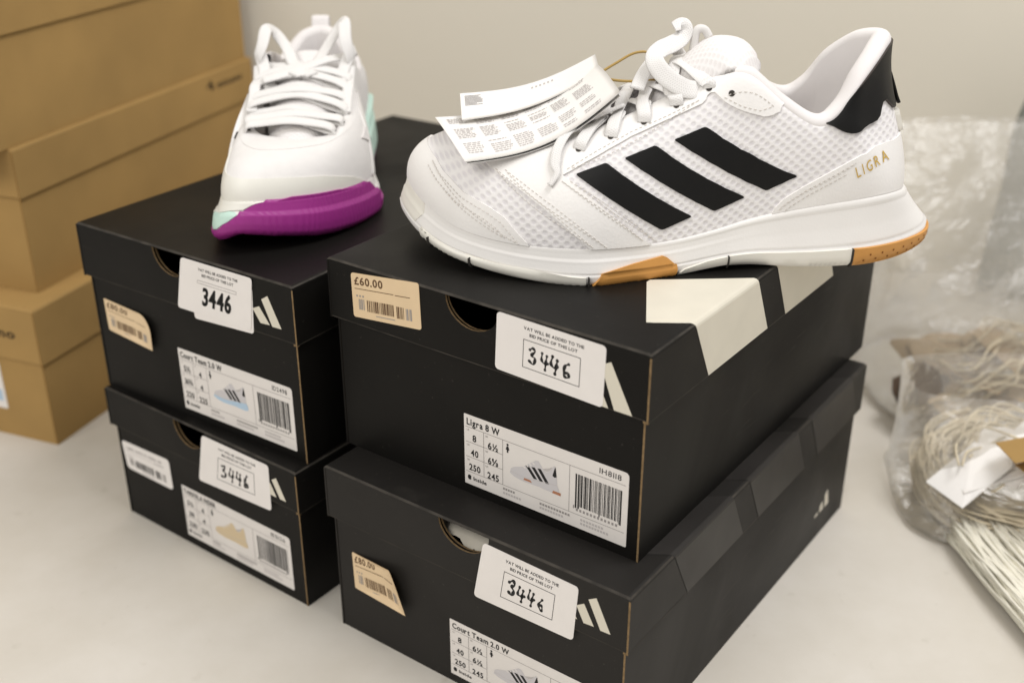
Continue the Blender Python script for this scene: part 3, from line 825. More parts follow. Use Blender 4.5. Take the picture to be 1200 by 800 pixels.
def outT(s, u):
    d = crom(s.T, u+.15)-crom(s.T, u-.15); n = np.stack([d[..., 1], -d[..., 0], np.zeros_like(d[..., 0])], -1)
    return n/(np.linalg.norm(n, axis=-1, keepdims=True)+1e-12)
Upper.outT = outT

def tongue(parent, path, halfw, m, th=.0045, drop=.010, name='tongue'):
    P = curve([(x, 0, z) for x, z in path], 40); W = np.interp(np.linspace(0, 1, 40), np.linspace(0, 1, len(halfw)), halfw)
    T = np.gradient(P, axis=0); T /= np.linalg.norm(T, axis=1, keepdims=True)
    Nn = np.stack([T[:, 2], 0*T[:, 0], -T[:, 0]], 1); Nn *= np.sign(Nn[:, 2:3])
    V = []; ns = 25
    for i in range(40):
        k = i/39; pad = th*(1+.5*exp(-((k-.88)/.08)**2))*(1 if k < .97 else .6)
        ring = []
        for j in range(ns):
            a = -1+2*j/(ns-1)
            p = P[i]+np.array([0, a*W[i], 0])-Nn[i]*drop*abs(a)**2.2+Nn[i]*pad*(1-abs(a)**4)*.5
            ring.append(p)
        for j in range(ns-2, 0, -1):
            a = -1+2*j/(ns-1)
            ring.append(P[i]+np.array([0, a*W[i], 0])-Nn[i]*drop*abs(a)**2.2-Nn[i]*pad*(1-abs(a)**4)*.5)
        V += ring
    n = 2*ns-2
    F = [(i*n+j, i*n+(j+1) % n, (i+1)*n+(j+1) % n, (i+1)*n+j) for i in range(39) for j in range(n)]+[tuple(range(n-1, -1, -1)), tuple(range(39*n, 40*n))]
    uv = [(v[0]*1.1, v[1]) for v in V]
    return mk(name, V, F, m, parent, None, True, uv)

def sole_bottom(S, parent, m):
    us = np.linspace(0, S.K, 120, endpoint=False); Q = S.P(us, np.zeros(120))
    c = Q.mean(0); V = list(Q)+[c]
    return mk('sole_base', V, [(i, 120, (i+1) % 120) for i in range(120)], m, parent)

def lace(parent, pts, nrm, w=.0062, th=.0016, n=40, name='lace', ws=None):
    P = curve(pts, n); Nn = curve(nrm, n)
    v, f = ribbon(P, Nn, w, th, ws=ws)
    L = np.concatenate([[0], np.cumsum(np.linalg.norm(np.diff(P, axis=0), axis=1))])
    uv = [(L[i//10], w*.5*cos(2*pi*(i % 10)/10)) for i in range(len(v))]
    return mk(name, v, f, 'lace', parent, None, True, uv)

def eyelet(S, parent, u, t, r=.0016, m='hole', off=.0013, name='eyelet'):
    g = Geo()
    p = S.P(u, t); n = S.N(u, t); a = S.P(u+.05, t)-S.P(u-.05, t); a /= np.linalg.norm(a); b = np.cross(n, a)
    c = p+n*off
    g.add([c+r*(cos(q)*a+sin(q)*b) for q in np.linspace(0, 2*pi, 13)[:-1]], [tuple(range(12))], m)
    return g.build(name, parent)

# ---- stations: toe, outer side to the heel, inner side back to the toe
LB = [(.2850,-.028,.0350),(.2765,-.003,.0280),(.259,.0195,.0212),(.232,.0375,.0185),(.203,.0475,.0185),(.176,.0455,.018),(.152,.0405,.0185),(.130,.037,.022),(.112,.0352,.0265),(.094,.0345,.030),(.074,.0345,.033),(.052,.0335,.0355),(.0355,.029,.0365),(.0235,.017,.035),(.0185,0,.034),
 (.0235,-.017,.035),(.0355,-.029,.0365),(.052,-.0335,.0355),(.074,-.034,.033),(.094,-.034,.030),(.112,-.035,.0265),(.130,-.037,.023),(.152,-.0405,.020),(.176,-.045,.0185),(.203,-.050,.0185),(.232,-.0525,.019),(.258,-.0515,.0240),(.277,-.0445,.0320)]
LT = [(.206,-.005,.067),(.2045,.003,.0665),(.200,.0095,.0665),(.190,.0125,.0695),(.178,.0145,.0745),(.163,.016,.0815),(.147,.018,.0895),(.131,.021,.0965),(.116,.0265,.0985),(.097,.0305,.084),(.080,.033,.0745),(.0685,.032,.080),(.0565,.0275,.0955),(.0430,.016,.1075),(.0345,0,.1105),
 (.0430,-.016,.1075),(.0565,-.0275,.0955),(.0685,-.032,.080),(.080,-.033,.0755),(.097,-.0305,.084),(.116,-.0265,.0985),(.131,-.021,.0975),(.147,-.018,.0905),(.163,-.017,.0825),(.178,-.017,.0755),(.190,-.0165,.0705),(.200,-.0155,.0675),(.2045,-.012,.067)]
LEX = [(.66,.86,0),(.74,.86,0),(.9,.9,0),(1,1,0)]+[(1.1,1,0)]+[(1.1,1,.000)]*3+[(1.2,1,.001)]*2+[(1.3,1,.002)]*2+[(5,1,0)]*2+[(5,1,0)]
LEX = LEX+[LEX[k] for k in range(13, 0, -1)]
LD = [(.2890,-.030,.016),(.281,-.004,.0115),(.264,.019,.006),(.2345,.039,.002),(.200,.0505,.0),(.172,.0465,.0),(.147,.0415,.001),(.126,.0385,.003),(.109,.0375,.003),(.090,.037,.001),(.070,.037,0),(.046,.0355,0),(.023,.0265,.0005),(.007,.015,.003),(.0,-.001,.004),
 (.004,-.018,.003),(.023,-.030,.0005),(.046,-.0365,0),(.070,-.0365,0),(.090,-.0365,.001),(.109,-.037,.003),(.126,-.038,.003),(.147,-.042,.001),(.172,-.047,0),(.200,-.0525,0),(.2345,-.0555,.002),(.264,-.054,.0055),(.284,-.047,.011)]
ROWS = [(0,0,-.002,0),(.03,0,0,.01),(.10,0,.0008,.10),(.22,.02,.0012,.28),(.24,.05,.0004,.30),(.26,.08,.0008,.32),(.5,.45,.0006,.58),(.72,.74,.0008,.80),(.80,.84,.0009,.865),(.84,.88,.0014,.90),(.90,.95,.0014,.955),(.95,.985,.0008,.99),(.97,1,.0002,1.0),(1,1,-.003,.99)]
SOLE_T = sorted(set([r[0] for r in ROWS]+list(np.linspace(.03, .22, 5))+list(np.linspace(.26, .78, 14))))

def striped_trainer():
    Z = .2290
    sh = thing('trainer', 'white mesh trainer with three black stripes and gum heel, on the right-hand boxes', 'trainer', (.2296, .6140, Z), pi+radians(6))
    U = Upper(LB, LT, LEX); S = Sole(LD, LB, ROWS)
    skin(U, 'upper', sh, 'mesh')
    skin(S, 'midsole', sh, 'foam', ts=SOLE_T)
    sole_bottom(S, sh, 'cream_rubber')
    # toe overlay, wraps round the toe
    lat = [(3.21,0),(3.137,0.028),(3.061,0.054),(2.982,0.079),(2.905,0.105),(2.827,0.131),(2.747,0.157),(2.655,0.172),(2.563,0.186),(2.467,0.2),(2.299,0.215),(2.119,0.229),(1.921,0.239),(1.709,0.267),(1.477,0.292),(1.218,0.314),(1.093,0.333),(0.955,0.352),(0.81,0.369),(0,0.42)]
    med = [(-.5, .42), (-1.1, .36), (-1.9, .27), (-2.5, .20), (-3.2, 0)]
    shell(U, 'toe_overlay', sh, lat+med, 'leather', bevel=.0008)
    # eyestay with its front leg, outer and inner side
    front = [(0,0.62),(1.1,0.58),(2.024,0.484),(2.563,0.403),(3.004,0.322),(3.399,0.236),(3.683,0.159),(3.955,0.082),(4.24,0)]
    back = [(5.465,0),(5.281,0.033),(5.108,0.065),(4.94,0.098),(4.724,0.151),(4.509,0.206),(4.292,0.262),(4.115,0.306),(3.934,0.351),(3.747,0.398)]
    low = [(3.496,0.457),(3.849,0.533),(4.271,0.599),(4.763,0.65),(5.34,0.67),(5.947,0.681),(6.565,0.694),(6.66,0.715),(6.71,0.748),(6.8,0.765),(6.92,0.755),(7.05,0.7),(7.2,0.65),(7.35,0.615),(7.55,0.582),(7.75,0.56),(7.93,0.55),(8.12,0.55),(8.3,0.56),(8.45,0.59),(8.58,0.63),(8.78,0.72),(8.95,0.97)]
    top = [(8.0, .985), (7.0, .985), (5, .985), (3, .985), (1.5, .985), (0, .985)]
    es = front+back+low+top
    shell(U, 'eyestay', sh, es, 'leather', th=.0011)
    shell(U, 'eyestay', sh, mir(es, 0), 'leather', th=.0011)
    # heel counter round the back
    hc = [(8.712,0),(8.719,0.006),(8.726,0.009),(8.733,0.013),(8.74,0.016),(8.747,0.02),(8.754,0.024),(8.762,0.027),(8.769,0.031),(8.776,0.035),(8.804,0.04),(8.831,0.046),(8.859,0.051),(8.886,0.057),(8.913,0.063),(8.94,0.069),(8.967,0.076),(8.994,0.082),(9.055,0.09),(9.115,0.098),(9.175,0.107),(9.235,0.117),(9.293,0.126),(9.352,0.136),(9.41,0.147),(9.468,0.158),(9.703,0.2),(9.938,0.244),(10.174,0.284),(10.4,0.319),(10.629,0.347),(10.893,0.364),(11.363,0.337),(11.983,0.286),(12.05,0.282),(12.114,0.279),(12.177,0.276),(12.6,0.256),(13.2,0.246),(14,0.241)]
    shell(U, 'heel_counter', sh, hc+mir(hc, 14)[::-1][1:], 'leather', th=.0010, bevel=.0009)
    # black heel tab with its raised tail
    tb = [(10.34, .97), (10.40, .885), (10.465, .813), (10.52, .75), (10.587, .696), (10.67, .655), (10.771, .621), (10.9, .592), (11.047, .568), (11.35, .518), (11.688, .463), (12.0, .427), (12.246, .411), (12.422, .419), (12.528, .443), (12.674, .472), (12.86, .468), (13.05, .42), (13.3, .38), (13.6, .375), (14, .38)]
    tu = [(14, .975), (13, .975), (12, .975), (11, .975)]
    shell(U, 'heel_tab', sh, tb+mir(tb, 14)[::-1][1:]+mir(tu, 14)[1:][::-1]+tu, 'stripe', th=.0016, rim='stripe_rim', bevel=.0008)
    # pull trim that stands off the heel
    pts = [U.P(14., .56)+np.array([-.0008, .001, 0]), U.P(14., .50)+np.array([-.0022, .001, -.001]), U.P(14., .43)+np.array([-.0030, .001, -.001]), U.P(14., .38)+np.array([-.0034, .001, 0])]
    v, f = ribbon(curve(pts, 14), [(-1, 0, .2)]*14, .006, .0020); mk('pull_trim', v, f, 'stripe', sh, None, True)
    shell(U, 'heel_trim', sh, [(13.5, .25), (13.55, .34), (14.45, .34), (14.5, .25)], 'cream_rubber', th=.0026)
    # the three stripes
    S1 = [(3.783,0.444),(3.758,0.452),(3.754,0.458),(3.772,0.462),(4.004,0.484),(4.255,0.501),(4.29,0.501),(4.328,0.496),(4.366,0.488),(4.723,0.398),(5.119,0.31),(5.53,0.232),(5.963,0.161),(6.35,0.104),(6.378,0.099),(6.378,0.095),(6.353,0.093),(6.053,0.081),(5.756,0.066),(5.718,0.066),(5.679,0.068),(5.641,0.072),(5.274,0.13),(4.882,0.201),(4.505,0.279),(4.126,0.364)]
    S2 = [(4.756,0.489),(4.729,0.498),(4.728,0.504),(4.752,0.506),(5.041,0.517),(5.345,0.524),(5.385,0.523),(5.426,0.518),(5.465,0.51),(5.848,0.417),(6.288,0.328),(6.744,0.249),(7.254,0.179),(7.765,0.122),(7.8,0.117),(7.802,0.113),(7.77,0.111),(7.385,0.101),(7.02,0.092),(6.976,0.091),(6.931,0.094),(6.888,0.099),(6.464,0.159),(6.01,0.232),(5.565,0.311),(5.132,0.4)]
    S3 = [(5.916,0.504),(5.89,0.512),(5.891,0.517),(5.919,0.519),(6.252,0.523),(6.59,0.527),(6.631,0.526),(6.673,0.521),(6.712,0.514),(7.117,0.43),(7.643,0.349),(8.199,0.296),(8.774,0.272),(9.259,0.244),(9.29,0.24),(9.292,0.235),(9.265,0.229),(8.908,0.181),(8.529,0.141),(8.481,0.138),(8.43,0.138),(8.379,0.141),(7.859,0.184),(7.281,0.252),(6.77,0.328),(6.31,0.415)]
    for s in (S1, S2, S3):
        shell(U, 'stripe', sh, s, 'stripe', th=.0007, du=.09, dt=.02)
        shell(U, 'stripe', sh, mir(s, 14), 'stripe', th=.0007)
    # seams
    seams = [[(2.166,0.472),(2.63,0.401),(3.028,0.329),(3.388,0.252),(3.697,0.17),(3.993,0.09),(4.291,0.009)],
        [(2.346,0.48),(2.775,0.409),(3.156,0.337),(3.496,0.263),(3.85,0.176),(4.197,0.091),(4.55,0.005)],
        [(3.505,0.421),(3.823,0.346),(4.124,0.274),(4.416,0.204),(4.692,0.144),(4.972,0.086),(5.264,0.029)],
        [(3.666,0.417),(3.983,0.343),(4.287,0.272),(4.582,0.203),(4.888,0.14),(5.202,0.08),(5.534,0.02)],
        [(0.792,0.335),(0.947,0.316),(1.094,0.295),(1.227,0.274),(1.471,0.253),(1.69,0.228),(1.889,0.201),(2.087,0.19),(2.268,0.176),(2.435,0.16),(2.527,0.147),(2.618,0.133),(2.707,0.119),(2.773,0.096),(2.838,0.073),(2.9,0.05),(2.946,0.035),(2.992,0.019),(3.037,0.003)],
        [(0.775,0.283),(0.919,0.265),(1.057,0.245),(1.184,0.225),(1.426,0.204),(1.641,0.18),(1.836,0.154),(2.035,0.145),(2.215,0.133),(2.381,0.118),(2.468,0.105),(2.552,0.092),(2.634,0.077),(2.691,0.06),(2.747,0.043),(2.802,0.025)],
        [(3.517,0.492),(3.667,0.531),(3.829,0.569),(4.007,0.605),(4.233,0.636),(4.477,0.663),(4.737,0.686),(5.016,0.695),(5.304,0.701),(5.599,0.705),(5.896,0.713),(6.197,0.723),(6.499,0.732)],
        [(7.152,0.694),(7.327,0.656),(7.507,0.622),(7.689,0.594),(7.856,0.584),(8.022,0.58),(8.188,0.587),(8.325,0.619),(8.463,0.663),(8.603,0.721)],
        [(8.86,0.015),(8.915,0.025),(8.969,0.036),(9.023,0.046),(9.076,0.057),(9.207,0.075),(9.335,0.096),(9.461,0.117),(9.585,0.141),(9.74,0.167),(9.895,0.194),(10.051,0.22),(10.203,0.243),(10.341,0.266),(10.479,0.287),(10.62,0.305),(10.771,0.32)],
        [(9.035,0.002),(9.083,0.01),(9.131,0.018),(9.179,0.026),(9.226,0.035),(9.338,0.051),(9.448,0.068),(9.557,0.086),(9.664,0.106),(9.818,0.13),(9.971,0.155),(10.124,0.179),(10.27,0.201),(10.4,0.222),(10.531,0.24)]]
    stitches(U, 'stitching', sh, seams)['kind'] = 'stuff'
    # lettering on the heel
    TG = np.array([[(10.788, 0.1839), (11.006, 0.2012), (11.294, 0.2057), (11.665, 0.1962), (12.105, 0.1851)], [(10.718, 0.2833), (10.933, 0.2986), (11.237, 0.296), (11.661, 0.2687), (12.126, 0.2465)]])   # corners of the wordmark on the heel, lower and upper edge
    V = []; F = []
    for v, f in text2d('LIGRA', 0, 0, 1, bold=0, width=1, gap=.30):
        k = len(V)
        for a, b in v:
            q = [np.interp(a, [0, .25, .5, .75, 1], TG[0, :, k])*(1-b)+np.interp(a, [0, .25, .5, .75, 1], TG[1, :, k])*b for k in (0, 1)]; V.append(U.P(q[0], q[1])+U.N(q[0], q[1])*.0014)
        F += [tuple(k+i for i in ff) for ff in f]
    mk('lettering', V, F, 'gold', sh)
    # outsole: gum heel, pale side strip, gum wedge, toe bumper
    band = lambda a, b, t1: [(a, .015), (b, .015), (b, t1), (a, t1)]
    shell(S, 'heel_outsole', sh, [(10.66, .015), (17.4, .015), (17.4, .2), (15.5, .16), (13.5, .16), (12.3, .19), (10.66, .21)], 'gum', th=.0016, dt=.05, bevel=.0007)
    g = Geo()
    for u in np.arange(10.9, 13.6, .30): 
        for tt in (.08, .13): eyelet(S, sh, u+(.15 if tt > .1 else 0), tt, .0006, 'gum_dark', .0018, 'tread_pit')
    shell(S, 'outsole_strip', sh, band(7.25, 10.62, .21), 'cream_rubber', th=.0012, dt=.05)
    shell(S, 'outsole_strip', sh, [(5.9, .03), (7.2, .04), (7.2, .20), (6.6, .19), (6.05, .12)], 'cream_rubber', th=.0010, dt=.05)
    shell(S, 'outsole_strip', sh, [(1.15, .02), (4.05, .02), (4.05, .20), (3.0, .24), (1.15, .26)], 'cream_rubber', th=.0010, dt=.05)
    shell(S, 'gum_wedge', sh, [(4.13, .02), (4.25, .15), (4.33, .275), (5.0, .442), (5.63, .554), (5.70, .50), (5.85, .221), (5.87, .146), (5.83, .02)], 'gum', th=.0016, dt=.04)
    for u in (1.45, 2.35, 7.22, 10.64, 4.09):
        shell(S, 'sole_notch', sh, [(u-.012, .0), (u+.012, .0), (u+.012, .21), (u-.012, .21)], 'hole', th=.0022, bevel=.0001)
    bp = [(.9, .25), (1.05, .6), (.95, .96), (.3, .99), (-.6, .99), (-1.2, .96), (-1.3, .5), (-1.1, .25)]
    shell(S, 'toe_bumper', sh, bp, 'cream_rubber', th=.0004, dt=.06)
    # collar, tongue, insole
    lining(U, sh, 7.35, 20.65)
    tongue(sh, [(.214, .060), (.19, .0665), (.170, .0765), (.153, .0880), (.140, .1010), (.127, .1100), (.114, .1085), (.104, .1000)], [.012, .014, .0165, .019, .022, .0245, .024, .021], 'mesh_fine')
    us = np.linspace(0, 28, 80, endpoint=False); ins = crom(LB, us); c = ins.mean(0)
    mk('insole', [(c[0]+(p[0]-c[0])*.9, p[1]*.88, .031) for p in ins], [tuple(range(80))], 'textile', sh)
    # eyelets and laces
    g = Geo(); eye = [(3.55, .646), (4.22, .70), (5.03, .733), (5.88, .767), (6.77, .812)]
    for u, t in eye+[(7.40, .704)]:
        eyelet(U, sh, u, t); eyelet(U, sh, -u, t)
    zt = lambda x: np.interp(x, [.104, .114, .127, .140, .153, .17, .19, .214], [.102, .111, .113, .104, .0915, .080, .0700, .0635])
    def run(u1, t1, u2, t2, lift, w=.0070):
        # from an eyelet over the eyestay, across the tongue and down to the eyelet on the other side
        pts = []; nn = []
        for u, t, o in ((u1, t1, .0010), (u1, t1+.05, .0034), (u1*.99, (t1+1)/2, .0030+lift*.3), (u1*.98, .99, .0030+lift*.6)):
            pts.append(U.P(u, t)+U.N(u, t)*o); nn.append(U.N(u, t))
        e = U.P(u2*.98, .99)+U.N(u2*.98, .99)*(.0026+lift*.6)
        c = (pts[-1]+e)/2; c[2] = max(c[2], zt(c[0])+.0012)+lift*.5; pts.append(c); nn.append(np.array([0, 0, 1.]))
        for u, t, o in ((u2*.98, .99, .0026+lift*.6), (u2*.99, (t2+1)/2, .0024+lift*.3), (u2, t2+.05, .0026), (u2, t2, .0006)):
            pts.append(U.P(u, t)+U.N(u, t)*o); nn.append(U.N(u, t))
        lace(sh, pts, nn, w=w, th=.0012, n=48)
    for i in range(len(eye)-1):
        run(-eye[i][0], eye[i][1], eye[i+1][0], eye[i+1][1], .0006)
    for i in range(len(eye)-1):
        run(eye[i][0], eye[i][1], -eye[i+1][0], eye[i+1][1], .0026)
    run(3.55, .646, -3.55, .646, .0006)
    # top lace: out of the last eyelet, forward along the throat and back up over the tongue
    a = U.P(6.77, .812); na = U.N(6.77, .812)
    lace(sh, [a, (.1385, .0235, .0915), (.1465, .0240, .0925), (.1545, .0215, .0968), (.1595, .0165, .1018), (.1600, .0105, .1056), (.1555, .0045, .1080), (.1490, -.001, .1092), (.1430, -.0055, .1112), (.1405, -.0075, .1150), (.1425, -.0085, .1178), (.1465, -.0085, .1165)],
         [na, na, (.2, .85, .45), (.3, .85, .40), (.4, .85, .30), (.35, .85, .35), (.25, .85, .45), (.2, .85, .5), (.35, .85, .35), (.5, .8, .2), (.3, .7, .6), (.2, .5, .9)], w=.0096, th=.0013, n=80, ws=np.interp(np.arange(80), [0, 10, 50, 79], [.6, 1, 1, .75]))
    b = U.P(-6.77, .812)
    lace(sh, [b, (.140, -.026, .1010), (.150, -.016, .1030), (.157, -.004, .1010), (.164, .006, .0965), (.169, .014, .0905)], [(0, -.7, .7), (0, -.6, .8), (0, -.2, 1), (0, .2, 1), (.2, .5, 1), (.2, .7, .8)], w=.0076)
    # loose end hanging over the outer side with its tip
    q = [U.P(u, t)+U.N(u, t)*o for u, t, o in ((4.4, .97, .0065), (3.7, .94, .0065), (3.2, .88, .0060), (3.02, .78, .0052), (3.12, .642, .0040), (3.27, .529, .0032), (3.40, .458, .0030), (3.35, .385, .0028))]
    nn = [U.N(u, t) for u, t in ((4.4, .97), (3.7, .94), (3.2, .88), (3.02, .78), (3.12, .642), (3.27, .529), (3.40, .458), (3.35, .385))]
    lace(sh, q, nn, w=.0056, n=50, ws=np.interp(np.arange(50), [0, 34, 40, 49], [1, 1, .62, .55]))
    g = Geo()
    v, f = tube(curve([(.136, -.006, .104), (.135, -.006, .1145), (.131, -.006, .1155), (.128, -.006, .1115)], 16), .0022); 
    mk('tongue_loop', v, f, 'lace', sh, None, True)
    return sh, U
SH1, U1 = striped_trainer()

# ------------------------------------------------------------------ swing tags on the striped trainer
W1 = Matrix.Translation((.2296, .6140, .2290)) @ Matrix.Rotation(pi+radians(6), 4, 'Z')
def paper_sheet(corners, bend, nx=28, ny=12):
    """curled sheet: corners near-left, near-right, far-right, far-left; bend(s,t) -> height"""
    a, b, c, d = [np.array(q) for q in corners]
    n = np.cross(b-a, d-a); n /= np.linalg.norm(n); n *= np.sign(n[2])
    f = lambda s, t, o=0: (1-s)*(1-t)*a+s*(1-t)*b+s*t*c+(1-s)*t*d+n*(bend(s, t)+o)
    return f
def tag_mesh(name, f, th, m, parent=None, nx=28, ny=12):
    V = []; 
    for o in (th/2, -th/2):
        V += [W1 @ Vector(f(i/(nx-1), j/(ny-1), o)) for i in range(nx) for j in range(ny)]
    k = nx*ny; G1 = grid_faces(nx, ny); F = G1+[tuple(k+i for i in q[::-1]) for q in G1]
    bd = [i*ny for i in range(nx)]+[(nx-1)*ny+j for j in range(1, ny)]+[i*ny+ny-1 for i in range(nx-2, -1, -1)]+[j for j in range(ny-2, 0, -1)]
    F += [(bd[i], bd[(i+1) % len(bd)], k+bd[(i+1) % len(bd)], k+bd[i]) for i in range(len(bd))]
    return mk(name, V, F, m, parent, None, True)
class TagPrint(Print):
    def __init__(s, f, c): Print.__init__(s, lambda a, b, q: W1 @ Vector(f(a, b, q)), c)
    def rect(s, x0, y0, x1, y1, m, dc=0):
        n = max(1, int((x1-x0)/.03))
        for i in range(n):
            a, b = x0+(x1-x0)*i/n, x0+(x1-x0)*(i+1)/n
            s.put([(a, y0), (b, y0), (b, y1), (a, y1)], [(0, 1, 2, 3)], m, dc)
fA = paper_sheet([(.2572, .026, .0589), (.1799, .026, .0922), (.1830, -.028, .0945), (.2695, -.028, .0675)], lambda s, t: -.0095*sin(pi*s)+.0030*sin(pi*t))
tA = tag_mesh('swing_tag', fA, .0004, 'paper'); tag(tA, 'white folded swing tag covered in small grey print, in front of the other tag', 'swing tag', 'swing tags on the striped trainer')
fA2 = lambda s, t, o=0: fA(.01+s*.98, t*.98, o-.0018*(1-t)*(.4+.6*s)-.0004)
tag_mesh('leaf', fA2, .0003, 'paper', tA)
P = TagPrint(fA, .00045)
rnd = random.Random(4)
for ci in range(6):
    s0 = .05+ci*.145; 
    for bi in range(3):
        t0 = .08+bi*.30; ln = rnd.uniform(.10, .125)
        for k in range(7):
            t_ = t0+.032*k
            if rnd.random() < .12: continue
            x = s0; end = s0+ln*rnd.uniform(.75, 1)
            while x < end:
                wd = rnd.uniform(.008, .026); P.rect(x, t_, min(x+wd, end), t_+.014, 'pale_ink'); x += wd+.005
P.build('print', tA)
fB = paper_sheet([(.2560, -.012, .0700), (.1835, -.012, .0940), (.1815, -.038, .0970), (.2552, -.038, .0775)], lambda s, t: -.0060*sin(pi*s))
tB = tag_mesh('swing_tag', fB, .0005, 'paper'); tag(tB, 'plain white swing tag with a short block of print, behind the printed one', 'swing tag', 'swing tags on the striped trainer')
P = TagPrint(fB, .0004)
for k in range(9): P.rect(.03, .50+.045*k, .13*(.8+.4*rnd.random()), .50+.045*k+.022, 'grey_ink')
P.build('print', tB)
P = TagPrint(fB, .0004)
for k in range(6): P.rect(.50+.03*k, .72, .515+.03*k, .80, 'pale_ink')
P.build('print', tB)
cp = curve([(.1835, -.016, .0905), (.176, -.010, .0895), (.165, -.004, .0900), (.155, -.002, .0915), (.150, -.008, .0945), (.156, -.016, .1015), (.164, -.0185, .1015), (.174, -.018, .0965), (.1830, -.017, .0915)], 60)
v, f = tube([W1 @ Vector(p) for p in cp], .0007, 8)
tag(mk('tag_cord', v, f, 'cord_gold', None, None, True), 'thin gold cord looped from the swing tags round the laces', 'cord')

# ------------------------------------------------------------------ court trainer with purple outsole
def court_trainer():
    kx, ky, kz = .848, .905, .85
    sc = lambda L: [(x*kx, y*ky, z*kz) for x, y, z in L]
    B = [list(p) for p in LB]; T = [list(p) for p in LT]; D = [list(p) for p in LD]
    for k, z in {0: .036, 1: .034, 2: .0315, 3: .0285, 4: .026, 5: .025, 6: .0255, 7: .027, 27: .034, 26: .031, 25: .028, 24: .026, 23: .025, 22: .0255, 21: .027}.items(): B[k][2] = z
    for k, dy in {23: .002, 24: .004, 25: .006, 26: .0065, 27: .005, 0: .002}.items(): B[k][1] += dy; D[k][1] += dy*.6
    for k, (x, y) in {0: (.229, -.005), 1: (.2265, .012), 2: (.219, .0225), 3: (.206, .0285), 4: (.181, .0305), 5: (.164, .0305), 6: (.147, .0295), 7: (.131, .0285), 8: (.114, .0305)}.items():
        T[k][0], T[k][1] = x, y
        if k: T[28-k][0], T[28-k][1] = x, -y-.002
    for k in (3, 4, 5, 6, 7, 8): T[k][2] -= .002; T[28-k][2] -= .002
    for k in (12, 13, 14, 15, 16): T[k][2] -= .010
    for k in (0, 1, 2, 27, 26): T[k][2] -= .003
    B, T, D = sc(B), sc(T), sc(D)
    rows = [(0,0,-.003,0),(.03,0,-.0005,.02),(.10,0,.0008,.12),(.3,.05,.0014,.34),(.5,.3,.0018,.55),(.72,.7,.0022,.80),(.82,.9,.0026,.90),(.90,.98,.0024,.97),(.95,1,.0014,1.0),(1,1,-.003,1.0)]
    U = Upper(B, T, LEX); S = Sole(D, B, rows)
    sh = thing('trainer', 'white trainer with purple toe outsole and mint midsole, facing the camera on the left boxes', 'trainer', (-.1368, .8703, .2133), radians(-88))
    skin(U, 'upper', sh, 'knit')
    skin(S, 'midsole', sh, 'foam', ts=sorted(set([r[0] for r in rows]+list(np.linspace(0, 1, 16)))))
    sole_bottom(S, sh, 'purple')
    # purple outsole cup round the toe with a stepped top edge, thin under the sides
    cup = [(3.9, .0), (3.95, .55), (3.6, .93), (3.0, .99), (1.0, .99), (.6, .97), (.3, .86), (0, .64), (-.4, .38), (-.9, .22), (-1.6, .18), (-2.6, .20), (-2.6, 0)]
    shell(S, 'toe_outsole', sh, cup, M['tread'], th=.0018, dt=.05)
    shell(U, 'toe_guard', sh, [(3.0, 0), (2.4, .03), (1.2, .035), (.75, 0)], M['tread'], th=.0020)
    shell(S, 'side_outsole', sh, [(3.95, 0), (14, 0), (14, .28), (7, .22), (3.95, .30)], 'purple', th=.0018, dt=.06)
    shell(S, 'side_outsole', sh, [(14.02, 0), (25.4, 0), (25.4, .20), (21, .22), (14.02, .28)], 'purple', th=.0018, dt=.06)
    shell(S, 'toe_rand', sh, [(.75, .985), (.6, .965), (.3, .87), (0, .68), (-.5, .67), (-1.4, .61), (-2.6, .52), (-3.2, .55), (-3.2, .985)], 'offwhite', th=.0010, dt=.06)
    shell(S, 'midsole_insert', sh, [(-.10, .60), (-.45, .39), (-1.0, .24), (-1.6, .20), (-2.6, .24), (-2.6, .50), (-1.4, .60), (-.5, .66)], 'mint', th=.0008, dt=.06)
    shell(S, 'midsole_insert', sh, [(8.2, .32), (13.9, .34), (13.9, .97), (8.6, .97)], 'mint', th=.0026, dt=.06)
    shell(S, 'midsole_insert', sh, mir([(8.2, .32), (13.9, .34), (13.9, .97), (8.6, .97)], 14), 'mint', th=.0026, dt=.06)
    # raised mint fin at the outer heel
    shell(U, 'heel_fin', sh, [(8.8, 0), (12.8, 0), (12.4, .10), (10.8, .24), (9.6, .14)], 'mint', th=.0034, bevel=.0014)
    shell(U, 'heel_fin', sh, mir([(8.8, 0), (12.8, 0), (12.4, .10), (10.8, .24), (9.6, .14)], 14), 'mint', th=.0034, bevel=.0014)
    # toe overlay and side straps
    ov = [(3.6, 0), (3.0, .12), (2.0, .24), (.8, .30), (-.6, .32), (-1.6, .36), (-2.3, .46), (-2.9, .50), (-3.3, .40), (-3.6, 0)]
    shell(U, 'toe_overlay', sh, ov, 'offwhite', th=.0006)
    es = [(0, .80), (1.4, .78), (2.6, .74), (3.6, .70), (4.6, .72), (6.2, .74), (8.2, .74), (8.6, .97), (7, .985), (3, .985), (0, .985)]
    shell(U, 'eyestay', sh, es, 'knit', th=.0003, off=-.0002); shell(U, 'eyestay', sh, mir(es, 0), 'knit', th=.0003, off=-.0002)
    shell(U, 'side_strap', sh, [(4.0, .02), (5.3, .02), (5.7, .68), (4.6, .68)], 'leather', th=.0012)
    shell(U, 'side_strap', sh, mir([(3.55, .05), (4.6, .05), (5.5, .68), (4.3, .68)], 0), 'leather', th=.0035, bevel=.0014)
    S1 = [(3.75,.458),(4.3,.5),(5.6,.212),(6.35,.098),(5.7,.067),(4.93,.192)]
    for k in range(3):
        s = [(u+k*1.05, t+.02*k) for u, t in S1]
        shell(U, 'stripe', sh, s, 'textile', th=.0008); shell(U, 'stripe', sh, mir(s, 14), 'stripe', th=.0016)
